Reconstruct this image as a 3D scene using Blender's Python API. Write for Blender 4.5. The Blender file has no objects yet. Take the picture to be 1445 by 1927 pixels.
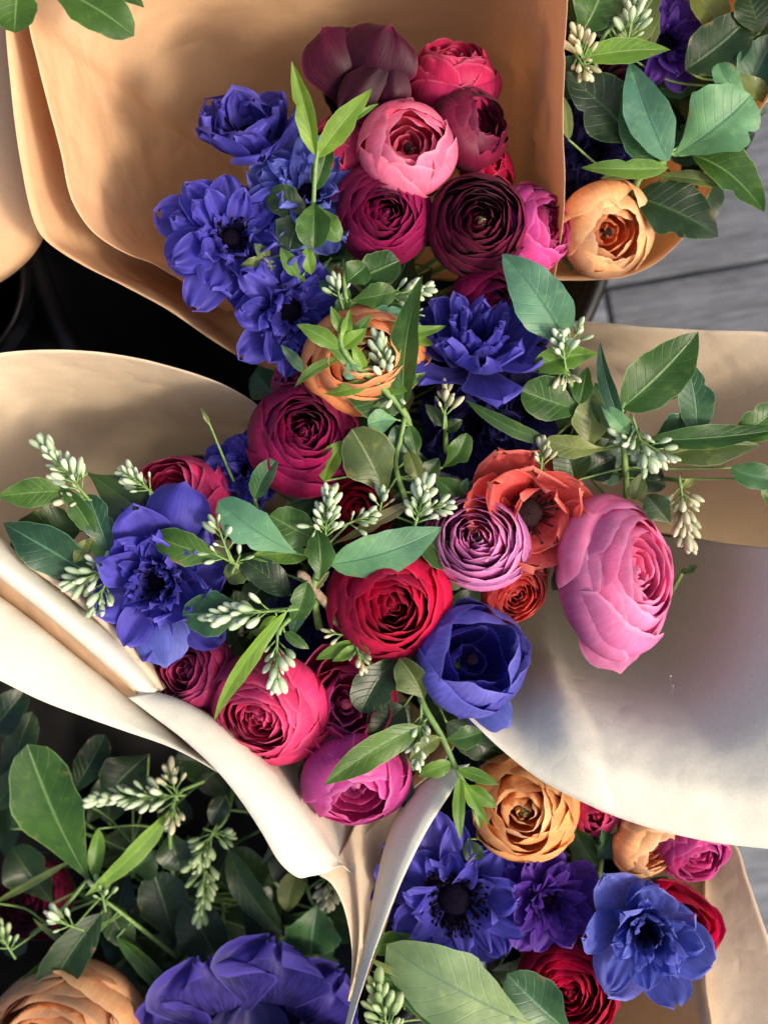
import bpy, math, random
from mathutils import Vector, Matrix, Quaternion, noise
D = bpy.data
C = bpy.context.scene.collection
rnd = random.Random(7)
R_ = math.radians

# ------------------------------------------------------------------ camera
CZ, FZ, DIST, WID = 1.07, 0.45, 0.62, 0.40
cam = D.objects.new('camera', D.cameras.new('camera')); C.objects.link(cam)
cam.location = (0, 0, CZ); cam.rotation_euler = (0, 0, 0)
cam.data.sensor_fit = 'HORIZONTAL'
cam.data.angle = 2 * math.atan(WID / 2 / DIST)
cam.data.clip_start = 0.01; cam.data.clip_end = 200
cam.data.dof.use_dof = True; cam.data.dof.focus_distance = 0.605; cam.data.dof.aperture_fstop = 7.0
S = bpy.context.scene
S.camera = cam
# ------------------------------------------------------------------ sky and sun
SUN_EL, SUN_AZ = 43, -28          # azimuth counter-clockwise from +X
w = D.worlds.new('World'); S.world = w; w.use_nodes = True
nt = w.node_tree
sky = nt.nodes.new('ShaderNodeTexSky'); sky.sky_type = 'NISHITA'; sky.sun_disc = False
sky.sun_elevation = R_(SUN_EL); sky.sun_rotation = R_(90 - SUN_AZ); sky.air_density = 1.0; sky.dust_density = 7.0; sky.ozone_density = 1.0
nt.links.new(sky.outputs[0], nt.nodes['Background'].inputs[0])
nt.nodes['Background'].inputs[1].default_value = 0.15
sl = D.lights.new('sun', 'SUN'); sl.energy = 1.75; sl.angle = R_(9); sl.color = (1, .87, .70)
sun = D.objects.new('sun', sl); C.objects.link(sun)
sd = Vector((math.cos(R_(SUN_AZ)) * math.cos(R_(SUN_EL)), math.sin(R_(SUN_AZ)) * math.cos(R_(SUN_EL)), math.sin(R_(SUN_EL))))
sun.rotation_euler = sd.to_track_quat('Z', 'Y').to_euler(); sun.location = sd * 3
S.view_settings.view_transform = 'Standard'; S.view_settings.look = 'None'
S.view_settings.exposure = 0.72; S.view_settings.gamma = 1
S.render.engine = 'CYCLES'

# ------------------------------------------------------------------ helpers
def kk(h): return WID / 1445 * (CZ - FZ - h / 100) / DIST
def P(x, y, h=0.):
    k = kk(h); return Vector(((x - 722.5) * k, (963.5 - y) * k, FZ + h / 100))
def tag(o, label=None, cat=None, group=None, kind=None):
    if label: o['label'] = label
    if cat: o['category'] = cat
    if group: o['group'] = group
    if kind: o['kind'] = kind
    return o
def empty(name, loc, label, cat, group=None, rot=None):
    o = D.objects.new(name, None); C.objects.link(o); o.location = loc
    if rot is not None: o.rotation_euler = rot.to_euler()
    o.empty_display_size = .01
    return tag(o, label, cat, group)
def mobj(name, vs, fs, mat, parent=None, uv=None, smooth=True):
    m = D.meshes.new(name); m.from_pydata([tuple(v) for v in vs], [], fs)
    if uv:
        l = m.uv_layers.new(name='UVMap')
        d = [0.] * (2 * len(m.loops))
        for i, lp in enumerate(m.loops):
            d[2 * i], d[2 * i + 1] = uv[lp.vertex_index]
        l.data.foreach_set('uv', d)
    if smooth: m.shade_smooth()
    if mat: m.materials.append(mat)
    o = D.objects.new(name, m); C.objects.link(o)
    if parent: o.parent = parent
    return o
def grid_faces(nu, nv, off=0):
    return [(off + j * nu + i, off + j * nu + i + 1, off + (j + 1) * nu + i + 1, off + (j + 1) * nu + i)
            for j in range(nv - 1) for i in range(nu - 1)]
def cr(pts, n):
    """Catmull-Rom through pts, n samples, even in chord length"""
    p = [Vector(q) for q in pts]
    if len(p) == 2: return [p[0].lerp(p[1], i / (n - 1)) for i in range(n)]
    p = [p[0] * 2 - p[1]] + p + [p[-1] * 2 - p[-2]]
    dense = []
    for i in range(1, len(p) - 2):
        a, b, c, d = p[i - 1:i + 3]
        for s in range(12):
            t = s / 12
            dense.append(.5 * ((2 * b) + (c - a) * t + (2 * a - 5 * b + 4 * c - d) * t * t + (3 * b - a - 3 * c + d) * t ** 3))
    dense.append(p[-2])
    L = [0.]
    for i in range(1, len(dense)): L.append(L[-1] + (dense[i] - dense[i - 1]).length)
    out = []; j = 0
    for i in range(n):
        s = L[-1] * i / (n - 1)
        while j < len(L) - 2 and L[j + 1] < s: j += 1
        f = (s - L[j]) / max(1e-9, L[j + 1] - L[j])
        out.append(dense[j].lerp(dense[j + 1], min(1, max(0, f))))
    return out
def tube(vs, fs, pts, r0, r1, seg=6, n=None):
    pts = cr(pts, n or max(4, len(pts) * 4))
    off = len(vs); up = Vector((.3, .2, .9)).normalized()
    N = len(pts)
    for i, p in enumerate(pts):
        t = (pts[min(N - 1, i + 1)] - pts[max(0, i - 1)])
        if t.length < 1e-9: t = Vector((0, 0, 1))
        t.normalize()
        a = t.cross(up)
        if a.length < .1: a = t.cross(Vector((1, 0, 0)))
        a.normalize(); b = a.cross(t); r = r0 + (r1 - r0) * i / (N - 1)
        for k in range(seg):
            q = 2 * math.pi * k / seg
            vs.append(p + a * (r * math.cos(q)) + b * (r * math.sin(q)))
    for i in range(N - 1):
        for k in range(seg):
            k2 = (k + 1) % seg
            fs.append((off + i * seg + k, off + i * seg + k2, off + (i + 1) * seg + k2, off + (i + 1) * seg + k))
    fs.append(tuple(off + k for k in range(seg))[::-1]); fs.append(tuple(off + (N - 1) * seg + k for k in range(seg)))
def pl(f, a):
    """piecewise linear over list a"""
    x = f * (len(a) - 1); i = min(len(a) - 2, int(x)); t = x - i
    return a[i] * (1 - t) + a[i + 1] * t

# ------------------------------------------------------------------ materials
class NT:
    def __init__(s, name):
        s.m = D.materials.new(name); s.m.use_nodes = True; s.t = s.m.node_tree; s.t.nodes.clear()
    def n(s, typ, **kw):
        nd = s.t.nodes.new(typ)
        for k, v in kw.items(): setattr(nd, k, v)
        return nd
    def l(s, a, b): s.t.links.new(a, b)
    def mix(s, fac, a, b, bt='MIX'):
        nd = s.n('ShaderNodeMix', data_type='RGBA', blend_type=bt)
        for sock, v in ((nd.inputs[0], fac), (nd.inputs[6], a), (nd.inputs[7], b)):
            if isinstance(v, (int, float)): sock.default_value = v
            elif isinstance(v, (tuple, list)): sock.default_value = (*v[:3], 1)
            else: s.l(v, sock)
        return nd.outputs[2]
    def math(s, op, a, b=0., clamp=False):
        nd = s.n('ShaderNodeMath', operation=op, use_clamp=clamp)
        for sock, v in ((nd.inputs[0], a), (nd.inputs[1], b)):
            if isinstance(v, (int, float)): sock.default_value = v
            else: s.l(v, sock)
        return nd.outputs[0]
    def ramp(s, fac, stops):
        nd = s.n('ShaderNodeValToRGB'); cr_ = nd.color_ramp
        while len(cr_.elements) < len(stops): cr_.elements.new(.5)
        for e, (p, c) in zip(cr_.elements, stops):
            e.position = p; e.color = (*c, 1) if isinstance(c, tuple) else (c, c, c, 1)
        s.l(fac, nd.inputs[0]); return nd.outputs[0]
    def noise(s, vec, scale, detail=3, rough=.5, mapscale=None):
        if mapscale:
            mp = s.n('ShaderNodeMapping'); mp.inputs['Scale'].default_value = mapscale; s.l(vec, mp.inputs[0]); vec = mp.outputs[0]
        nd = s.n('ShaderNodeTexNoise'); nd.inputs['Scale'].default_value = scale
        nd.inputs['Detail'].default_value = detail; nd.inputs['Roughness'].default_value = rough
        s.l(vec, nd.inputs['Vector']); return nd.outputs[0]
    def finish(s, col, rough=.5, trans=0., tcol=None, bump=None, bstr=.2, bdist=.001, sheen=0., spec=.5, coat=0.):
        p = s.n('ShaderNodeBsdfPrincipled')
        s.l(col, p.inputs['Base Color']) if not isinstance(col, tuple) else setattr(p.inputs['Base Color'], 'default_value', (*col, 1))
        if isinstance(rough, (int, float)): p.inputs['Roughness'].default_value = rough
        else: s.l(rough, p.inputs['Roughness'])
        p.inputs['Specular IOR Level'].default_value = spec
        p.inputs['Sheen Weight'].default_value = sheen
        p.inputs['Coat Weight'].default_value = coat
        out = s.n('ShaderNodeOutputMaterial'); sh = p.outputs[0]
        if bump is not None:
            b = s.n('ShaderNodeBump'); b.inputs['Strength'].default_value = bstr; b.inputs['Distance'].default_value = bdist
            s.l(bump, b.inputs['Height']); s.l(b.outputs[0], p.inputs['Normal'])
        if trans > 0:
            t = s.n('ShaderNodeBsdfTranslucent'); s.l(tcol or col, t.inputs[0])
            m = s.n('ShaderNodeMixShader'); m.inputs[0].default_value = trans
            s.l(sh, m.inputs[1]); s.l(t.outputs[0], m.inputs[2]); sh = m.outputs[0]
        s.l(sh, out.inputs[0]); return s.m

def petal_mat(name, base, tip, edge, vein=.35, trans=.46, rough=.5, fade=.9):
    """base -> tip colour along the petal, paler thin edge, fine lengthwise veins"""
    s = NT(name)
    uv = s.n('ShaderNodeTexCoord').outputs['UV']
    sep = s.n('ShaderNodeSeparateXYZ'); s.l(uv, sep.inputs[0])
    u, v = sep.outputs[0], sep.outputs[1]
    rn = s.n('ShaderNodeObjectInfo').outputs['Random']
    cmb = s.n('ShaderNodeCombineXYZ')
    s.l(s.math('MULTIPLY', rn, 17.), cmb.inputs[2]); s.l(u, cmb.inputs[0]); s.l(v, cmb.inputs[1])
    vec = cmb.outputs[0]
    n1 = s.noise(vec, 3., 3, .6, (13, 1.2, 1))
    n2 = s.noise(vec, 2.2, 3, .6)
    col = s.mix(s.ramp(v, [(.05, 0.), (fade, 1.)]), base, tip)
    col = s.mix(s.math('MULTIPLY', s.ramp(n1, [(.35, 0.), (.7, 1.)]), vein), col, tuple(min(1, c * 1.9 + .015) for c in tip))
    dk = s.mix(s.ramp(n2, [(.3, 0.), (.75, 1.)]), tuple(.62 for _ in range(3)), (1.12, 1.12, 1.12))
    col = s.mix(1., col, dk, 'MULTIPLY')
    vr = s.ramp(rn, [(0, (.66, .66, .74)), (.5, .98), (1, (1.32, 1.25, 1.10))])
    col = s.mix(1., col, vr, 'MULTIPLY')
    au = s.math('ABSOLUTE', s.math('SUBTRACT', s.math('MULTIPLY', u, 2.), 1.))
    em = s.math('MAXIMUM', s.ramp(v, [(.93, 0.), (1., 1.)]), s.ramp(au, [(.93, 0.), (1., 1.)]))
    col = s.mix(s.math('MULTIPLY', em, .55), col, edge)
    return s.finish(col, rough, trans, bump=n1, bstr=.35, bdist=.0006, sheen=.04, spec=.22)

PM = {}
def pm(k, base, tip, edge, **kw): PM[k] = petal_mat(k + '_petal', base, tip, edge, **kw)
pm('burgundy', (.055, .001, .012), (.120, .002, .028), (.24, .015, .08), vein=.3, trans=.22)
pm('darkwine', (.022, .001, .008), (.070, .0015, .020), (.20, .01, .06), vein=.3, trans=.25)
pm('wine', (.15, .001, .035), (.27, .004, .075), (.42, .03, .16), vein=.3)
pm('crimson', (.34, .001, .022), (.58, .004, .065), (.68, .05, .12), vein=.3)
pm('coral_pink', (.45, .01, .08), (.66, .03, .14), (.85, .22, .35), vein=.3)
pm('rose', (.92, .04, .16), (.97, .23, .40), (.95, .50, .62), vein=.3)
pm('hero', (.95, .05, .26), (.98, .28, .55), (.97, .52, .72), vein=.3)
pm('hot', (.60, .01, .09), (.74, .045, .19), (.85, .20, .36), vein=.35)
pm('magenta', (.50, .015, .17), (.72, .08, .36), (.85, .30, .60), vein=.35)
pm('dusky', (.24, .01, .06), (.40, .03, .14), (.55, .14, .33), vein=.4)
pm('lilac', (.74, .06, .36), (.82, .27, .60), (.90, .60, .80), vein=.4)
pm('coral', (.68, .02, .025), (.93, .14, .12), (.93, .36, .25), vein=.3)
pm('orange', (.95, .20, .04), (.98, .38, .16), (.95, .52, .30), vein=.3)
pm('amber', (.96, .30, .06), (.98, .46, .18), (.92, .58, .28), vein=.3)
pm('peach', (.94, .32, .10), (.97, .54, .28), (.95, .70, .45), vein=.3)
pm('blue', (.006, .003, .08), (.080, .070, .46), (.20, .17, .74), vein=.35, rough=.45, fade=.5)
pm('lightblue', (.010, .006, .14), (.13, .16, .62), (.26, .30, .80), vein=.35, rough=.45, fade=.5)
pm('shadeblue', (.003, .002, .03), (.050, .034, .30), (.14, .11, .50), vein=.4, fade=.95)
pm('cupblue', (.09, .08, .48), (.13, .13, .55), (.22, .22, .76), vein=.45)
pm('cupin', (.010, .006, .10), (.035, .025, .30), (.16, .15, .6), vein=.4)
pm('purple', (.05, .012, .20), (.10, .03, .33), (.24, .14, .55), vein=.35)
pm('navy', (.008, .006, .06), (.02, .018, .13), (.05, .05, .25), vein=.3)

def leaf_mat(name, base, dark, vein, trans=.3, rough=.42):
    s = NT(name)
    tc = s.n('ShaderNodeTexCoord'); uv = tc.outputs['UV']
    sep = s.n('ShaderNodeSeparateXYZ'); s.l(uv, sep.inputs[0])
    rn = s.n('ShaderNodeObjectInfo').outputs['Random']
    n1 = s.noise(tc.outputs['Object'], 55, 4, .6)
    n2 = s.noise(tc.outputs['Object'], 900, 2, .5)
    col = s.mix(s.ramp(n1, [(.3, 0.), (.7, 1.)]), dark, base)
    col = s.mix(1., col, s.ramp(rn, [(0, (.50, .58, .62)), (.5, (.88, .88, .78)), (1, (1.30, 1.12, .75))]), 'MULTIPLY')
    col = s.mix(1., col, s.ramp(sep.outputs[1], [(0, (1.15, 1.12, .9)), (.6, (.92, .94, .95)), (1, (.74, .80, .8))]), 'MULTIPLY')
    n4 = s.noise(tc.outputs['Object'], 140, 3, .6)
    col = s.mix(s.ramp(n4, [(.55, 0.), (.75, .4)]), col, tuple(min(1, c * k) for c, k in zip(base, (1.9, 1.5, .9))))
    au = s.math('ABSOLUTE', s.math('SUBTRACT', s.math('MULTIPLY', sep.outputs[0], 2.), 1.))
    # side veins: chevrons
    ch = s.math('SUBTRACT', sep.outputs[1], s.math('MULTIPLY', au, .22))
    sv = s.math('FRACT', s.math('MULTIPLY', ch, 9.))
    sv = s.math('ABSOLUTE', s.math('SUBTRACT', sv, .5))
    sv = s.ramp(sv, [(.0, 1.), (.07, 0.)])
    mid = s.ramp(au, [(.0, 1.), (.07, 0.)])
    col = s.mix(s.math('MULTIPLY', sv, .10), col, vein)
    col = s.mix(s.math('MULTIPLY', mid, .75), col, vein)
    edge = s.ramp(au, [(.95, 0.), (1., 1.)])
    col = s.mix(s.math('MULTIPLY', edge, .55), col, tuple(min(1, c * 1.7) for c in vein))
    br = s.math('MULTIPLY', s.ramp(n4, [(.60, 0.), (.68, 1.)]), s.ramp(au, [(.72, 0.), (.95, .75)]))
    col = s.mix(br, col, (.20, .13, .05))
    tc2 = s.mix(.6, col, (base[0] * 2.2, base[1] * 1.9, base[2] * .5))
    bmp = s.math('SUBTRACT', s.math('MULTIPLY', n2, .25), s.math('ADD', mid, s.math('MULTIPLY', sv, .4)))
    return s.finish(col, rough, trans, tc2, bump=bmp, bstr=.5, bdist=.0006, spec=.45)
LM = {
 'g': leaf_mat('mid_green_leaf', (.058, .150, .022), (.026, .080, .014), (.18, .33, .10)),
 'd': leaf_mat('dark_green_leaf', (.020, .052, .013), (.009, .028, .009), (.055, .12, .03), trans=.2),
 'b': leaf_mat('bluish_green_leaf', (.13, .32, .20), (.070, .20, .12), (.05, .16, .10), trans=.22, rough=.5),
 's': leaf_mat('sage_green_leaf', (.16, .27, .17), (.10, .18, .115), (.09, .17, .10), trans=.2, rough=.5),
 't': leaf_mat('teal_green_leaf', (.040, .125, .060), (.020, .070, .036), (.12, .27, .16), trans=.2),
 'y': leaf_mat('yellow_green_leaf', (.17, .34, .05), (.08, .20, .025), (.35, .55, .16), trans=.4),
 'o': leaf_mat('olive_leaf', (.15, .20, .06), (.085, .13, .04), (.28, .34, .14), trans=.3),
 'w': leaf_mat('browning_leaf', (.26, .22, .10), (.16, .15, .07), (.36, .33, .18), trans=.25),
}
def simple(name, a, b, scale=200, rough=.5, trans=0, bstr=.3, coat=0., spec=.25):
    s = NT(name); tc = s.n('ShaderNodeTexCoord'); n1 = s.noise(tc.outputs['Object'], scale, 4, .6)
    col = s.mix(s.ramp(n1, [(.3, 0.), (.7, 1.)]), a, b)
    return s.finish(col, rough, trans, bump=n1, bstr=bstr, bdist=.0008, coat=coat, spec=spec)
M_stem = simple('green_stem', (.11, .20, .05), (.19, .30, .10), 300)
M_twig = simple('woody_twig', (.16, .11, .07), (.30, .22, .15), 500, .8)
M_sepal = simple('sepal', (.12, .17, .08), (.24, .29, .16), 200, .7, .2)
def bud_mat(name, base, mid, tip):
    s = NT(name); tc = s.n('ShaderNodeTexCoord'); o = tc.outputs['Object']
    sep = s.n('ShaderNodeSeparateXYZ'); s.l(o, sep.inputs[0])
    rn = s.n('ShaderNodeObjectInfo').outputs['Random']
    n1 = s.noise(o, 3., 4, .6); n2 = s.noise(o, 9., 3, .6)
    col = s.ramp(s.math('ADD', sep.outputs[2], s.math('MULTIPLY', n1, .25)), [(.1, base), (.55, mid), (1.08, tip)])
    col = s.mix(1., col, s.ramp(rn, [(0, (.58, .66, .52)), (.45, (.92, .95, .88)), (1, (1.14, 1.1, 1.08))]), 'MULTIPLY')
    br = s.math('MULTIPLY', s.ramp(sep.outputs[2], [(.86, 0.), (1., 1.)]), s.ramp(rn, [(.55, 0.), (.8, .8)]))
    col = s.mix(br, col, (.30, .20, .09))
    col = s.mix(s.ramp(n2, [(.62, 0.), (.72, .4)]), col, tuple(c * .55 for c in mid))
    return s.finish(col, .5, .3, bump=n2, bstr=.25, bdist=.0004, spec=.3)
M_bud = bud_mat('pale_bud', (.26, .38, .18), (.52, .64, .46), (.66, .73, .58))
M_budc = bud_mat('cream_bud', (.34, .36, .18), (.58, .56, .38), (.70, .66, .50))
M_budg = bud_mat('green_bud', (.16, .26, .10), (.32, .44, .22), (.44, .54, .32))
M_core = simple('dark_core', (.002, .0015, .005), (.007, .004, .014), 900, .9, 0, .8, 0, .04)
M_coreg = simple('green_core', (.14, .14, .05), (.30, .27, .12), 900, .6, 0, .8)
M_coreb = simple('brown_core', (.008, .002, .003), (.025, .007, .008), 900, .9, 0, .8)
M_metal = NT('staple_steel'); _p = (.6, .6, .62)
M_metal = M_metal.finish((.6, .6, .62), .3); M_metal.node_tree.nodes['Principled BSDF'].inputs['Metallic'].default_value = 1
def paper_mat(name, a, b, tcol, trans=.3, wr=1.):
    s = NT(name); tc = s.n('ShaderNodeTexCoord'); o = tc.outputs['Object']
    n1 = s.noise(o, 14, 4, .6); n2 = s.noise(o, 650, 3, .7); n3 = s.noise(o, 2600, 2, .6)
    col = s.mix(s.ramp(n1, [(.3, 0.), (.7, 1.)]), a, b)
    col = s.mix(s.ramp(n2, [(.35, .30), (.65, 0.)]), col, tuple(c * .74 for c in a))
    col = s.mix(s.ramp(n3, [(.29, .8), (.36, 0.)]), col, tuple(c * .62 for c in a))
    tcn = s.mix(n1, tcol, tuple(c * .85 for c in tcol))
    hb = s.math('ADD', s.math('MULTIPLY', n2, .10), s.math('MULTIPLY', s.noise(o, 45, 3, .5), wr))
    hb = s.math('ADD', hb, s.math('MULTIPLY', s.math('ABSOLUTE', s.math('SUBTRACT', s.noise(o, 16, 3, .55), .5)), wr * 5.))
    return s.finish(col, .75, trans, tcn, bump=hb, bstr=.45, bdist=.0025, spec=.2)
M_kraft = paper_mat('kraft_paper', (.72, .48, .28), (.81, .57, .36), (.88, .56, .28), .35, 1.1)
M_warmlit = paper_mat('warm_lit_paper', (.68, .56, .41), (.75, .64, .48), (.80, .56, .34), .3, .8)  # same paper as the white sheet, warm light put into the colour
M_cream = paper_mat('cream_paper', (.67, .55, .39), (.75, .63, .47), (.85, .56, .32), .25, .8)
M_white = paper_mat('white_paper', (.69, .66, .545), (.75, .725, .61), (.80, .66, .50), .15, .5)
M_black = simple('black_plastic', (.003, .003, .004), (.006, .006, .007), 60, .32, 0, .05)
def wood_mat():
    s = NT('grey_floor_board'); tc = s.n('ShaderNodeTexCoord'); o = tc.outputs['Object']
    rn = s.n('ShaderNodeObjectInfo').outputs['Random']
    n1 = s.noise(o, 9, 6, .65, (1, 9, 1)); n2 = s.noise(o, 30, 4, .6, (1, 14, 1)); n3 = s.noise(o, 7, 4, .6)
    col = s.mix(s.ramp(n1, [(.38, 0.), (.62, 1.)]), (.022, .028, .042), (.105, .120, .150))
    col = s.mix(s.ramp(n3, [(.35, .6), (.65, 0.)]), col, (.05, .055, .07))
    col = s.mix(s.ramp(n2, [(.45, 0.), (.8, .7)]), col, (.20, .22, .26))
    n5 = s.noise(o, 16, 5, .7, (.35, 22, 1)); col = s.mix(s.ramp(n5, [(.56, 0.), (.62, .8)]), col, (.018, .02, .028))
    n6 = s.noise(o, 260, 3, .7); col = s.mix(s.ramp(n6, [(.62, 0.), (.7, .5)]), col, (.25, .26, .28))
    col = s.mix(1., col, s.ramp(rn, [(0, .8), (1, 1.15)]), 'MULTIPLY')
    return s.finish(col, .55, bump=n2, bstr=.4, bdist=.002)
M_wood = wood_mat()
M_ground = simple('dark_subfloor', (.012, .012, .013), (.025, .025, .026), 20, .9)

# ------------------------------------------------------------------ the setting: floor boards
fl = mobj('floor', [(-20, -20, -.03), (20, -20, -.03), (20, 20, -.03), (-20, 20, -.03)], [(0, 1, 2, 3)], M_ground, smooth=False)
tag(fl, 'dark grey wooden board floor under the buckets', kind='structure')
ang = R_(10); BW = .155
def board(cx, cy, L):
    a, b = L / 2 - .001, BW / 2 - .0013; c = .003
    vs = [(-a, -b, -.02), (a, -b, -.02), (a, b, -.02), (-a, b, -.02), (-a, -b, -c), (a, -b, -c), (a, b, -c), (-a, b, -c),
          (-a + c, -b + c, 0), (a - c, -b + c, 0), (a - c, b - c, 0), (-a + c, b - c, 0)]
    fs = [(3, 2, 1, 0), (8, 9, 10, 11)]
    for i in range(4):
        j = (i + 1) % 4; fs += [(i, j, 4 + j, 4 + i), (4 + i, 4 + j, 8 + j, 8 + i)]
    o = mobj('floor_board', vs, fs, M_wood, fl, smooth=False)
    o.location = (cx * math.cos(ang) - cy * math.sin(ang), cx * math.sin(ang) + cy * math.cos(ang), 0)
    o.rotation_euler = (0, 0, ang)
_q = P(1445, 488, -45)
off0 = (-_q.x * math.sin(ang) + _q.y * math.cos(ang)) + BW / 2
for r in range(-9, 9):
    for q in range(-2, 2):
        board(q * 1.6 + (r * .57) % 1.6, off0 + r * BW, 1.6)

# ------------------------------------------------------------------ buckets
def bucket(x, y, r, H, label):
    p = P(x, y, -45 + H * 100)
    root = empty('bucket', (p.x, p.y, 0), label, 'bucket', 'black plastic flower buckets')
    def lathe(prof, name, par, seg=72):
        vs = []; fs = []
        for k in range(seg):
            a = 2 * math.pi * k / seg
            for (rr, z) in prof: vs.append((rr * math.cos(a), rr * math.sin(a), z))
        n = len(prof)
        for k in range(seg):
            k2 = (k + 1) % seg
            for i in range(n - 1): fs.append((k * n + i, k2 * n + i, k2 * n + i + 1, k * n + i + 1))
        return mobj(name, vs, fs, M_black, par)
    lathe([(0.001, .001), (r * .8, .001), (r * .8, .01), (r * .975, H - .012), (r * .965, H - .012), (r * .79, .012), (.001, .012)], 'bucket_wall', root)
    lathe([(r * .960, H - .014), (r * .955, H), (r * .985, H + .004), (r * 1.02, H + .001), (r * 1.025, H - .010), (r * .99, H - .012), (r * .985, H - .03), (r * .976, H - .03)], 'rim', root)
    return root
bucket(600, 350, .193, .30, 'wide black bucket under the tan paper wrap of the upper bouquet')
bucket(-150, 520, .066, .32, 'small black bucket standing in shade at the left edge of the picture')
bucket(370, 1530, .190, .30, 'wide black bucket beneath the lower left bouquet')
bucket(1200, 1130, .095, .26, 'black bucket hidden beneath the big pink flower and white paper')
bucket(1140, 1830, .080, .26, 'black bucket beneath the lower right bouquet')
bucket(1330, -60, .088, .26, 'black bucket under the upper right bouquet')

# ------------------------------------------------------------------ paper sheets
def sheet(name, curves, mat, parent, nu=60, nv=20, crumple=.0012, seed=0, th=.00028, label=None, creases=()):
    """loft through px/py/h curves"""
    cs = [cr([P(*q) for q in c], nu) for c in curves]
    cols = [cr([c[i] for c in cs], nv) if len(cs) > 1 else None for i in range(nu)]
    vs = []; uv = []
    loc = parent.location
    for j in range(nv):
        for i in range(nu):
            p = cols[i][j].copy()
            d = noise.noise(p * 22 + Vector((seed, 0, 0))) * crumple + noise.noise(p * 60 + Vector((0, seed, 0))) * crumple * .35
            # soft creases
            cs_ = abs(noise.noise(Vector((p.x * 9 + seed, p.y * 9, p.z * 9))))
            d += -max(0, .06 - cs_) * crumple * 6
            for (ax_, ay_), (bx_, by_), dp in creases:
                A_, B_ = P(ax_, ay_, 0), P(bx_, by_, 0)
                k_ = (CZ - FZ) / (CZ - p.z); q_ = Vector((p.x * k_, p.y * k_, FZ)); ab = B_ - A_
                t_ = (q_ - A_).dot(ab) / ab.dot(ab); tt = min(1, max(0, t_)); dd = (q_ - (A_ + ab * tt)).length
                d -= dp * .001 * math.exp(-abs(dd) / .0035) * (1 if 0 < t_ < 1 else .6)
            p.z += d; p.x += d * .5
            vs.append(p - loc); uv.append((i / (nu - 1), j / (nv - 1)))
    o = mobj(name, vs, grid_faces(nu, nv), mat, parent, uv)
    so = o.modifiers.new('thickness', 'SOLIDIFY'); so.thickness = th; so.offset = 0
    if label: o['label'] = label
    return o
def cone(rim, base, fr=(0, .12, .35, .65, 1), sag=0., out=0., wt=None):
    """rows from the rim to a small ring round the base; sag in cm lowers the middle"""
    b = base; cs = []
    for f in fr:
        row = []
        for (x, y, h) in rim:
            s = math.sin(math.pi * f)
            bx, by = b[0] + (x - b[0]) * .12, b[1] + (y - b[1]) * .12
            row.append((x + (bx - x) * f + (x - b[0]) * out * s, y + (by - y) * f + (y - b[1]) * out * s, h + (b[2] - h) * f - sag * s * (wt(x, y) if wt else 1)))
        cs.append(row)
    return cs
def wrap(x, y, label):
    return empty('paper_wrap', P(x, y, -30), label, 'paper wrap', 'paper wraps round the bouquets')

# far left wrap
W0 = wrap(-250, 200, 'tan paper wrap peeking in at the upper left edge of the picture')
_e = [(62, -160, -2.6), (78, 60, -3.2), (98, 240, -3.8), (104, 370, -4.4), (78, 455, -5), (28, 512, -5.6), (-50, 560, -6)]
sheet('paper_sheet', [_e, [(x - 45, y + 4, h + 1.3) for x, y, h in _e], [(x - 120, y + 6, h + 1.6) for x, y, h in _e], [(x - 230, y, h - 1) for x, y, h in _e], [(-150 + x * .15, 500 + (y - 250) * .15, -30) for x, y, h in _e]], M_kraft, W0, 60, 30, seed=11)
# upper wrap
W1 = wrap(700, 560, 'large tan kraft paper wrap behind the dark red and blue flowers of the top bouquet')
sheet('paper_sheet', cone([(560, 712, -6), (470, 680, -5), (400, 640, -4), (320, 585, -3.2), (240, 540, -2.6), (160, 500, -1.8), (90, 455, -.8), (62, 410, 0), (42, 320, 1), (28, 230, 2), (16, 120, 3), (8, 20, 4), (0, -120, 5)], (700, 600, -30), sag=1.5), M_kraft, W1, 90, 30, seed=3, label='outer kraft sheet with pale curled lip')
sheet('paper_sheet', cone([(430, 590, -6.2), (310, 507, -3.6), (240, 478, -2.4), (190, 448, -1.5), (160, 418, -.8), (135, 372, 0), (118, 300, 1.1), (92, 200, 2.3), (70, 110, 3.4), (56, 55, 4.2), (45, -40, 5), (200, -230, 7), (480, -300, 8.5), (760, -300, 8), (980, -220, 6), (1050, -120, 4.5), (1066, -20, 3.5), (1064, 100, 2.4), (1062, 250, 1), (1060, 380, -.6), (1050, 470, -2.2), (1040, 535, -4)], (720, 520, -28), sag=2.4), M_kraft, W1, 230, 80, crumple=.0026, seed=5, creases=[((262, 150), (380, 275), 1.6), ((150, 280), (235, 400), 1.2), ((300, 0), (250, 30), 2), ((470, -20), (440, 150), 1.0), ((720, -60), (900, 120), 1.0), ((1000, 0), (940, 300), .9)], label='inner kraft sheet')
# upper right wrap
W2 = wrap(1250, 150, 'tan paper wrap cupping the peach flower at the upper right')
sheet('paper_sheet', cone([(1010, 527, -5.2), (1060, 527, -5), (1120, 526, -4.6), (1172, 521, -4.2), (1215, 505, -4), (1252, 480, -3.8), (1290, 440, -3.5), (1325, 380, -3.2), (1365, 300, -3), (1405, 240, -2.6), (1450, 180, -2), (1520, 60, -1), (1560, -80, 0), (1500, -260, 1), (1300, -320, 1.5), (1100, -300, 1.5), (1010, -150, 1)], (1200, 160, -28), sag=1.5), M_kraft, W2, 110, 30, seed=8)
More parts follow.
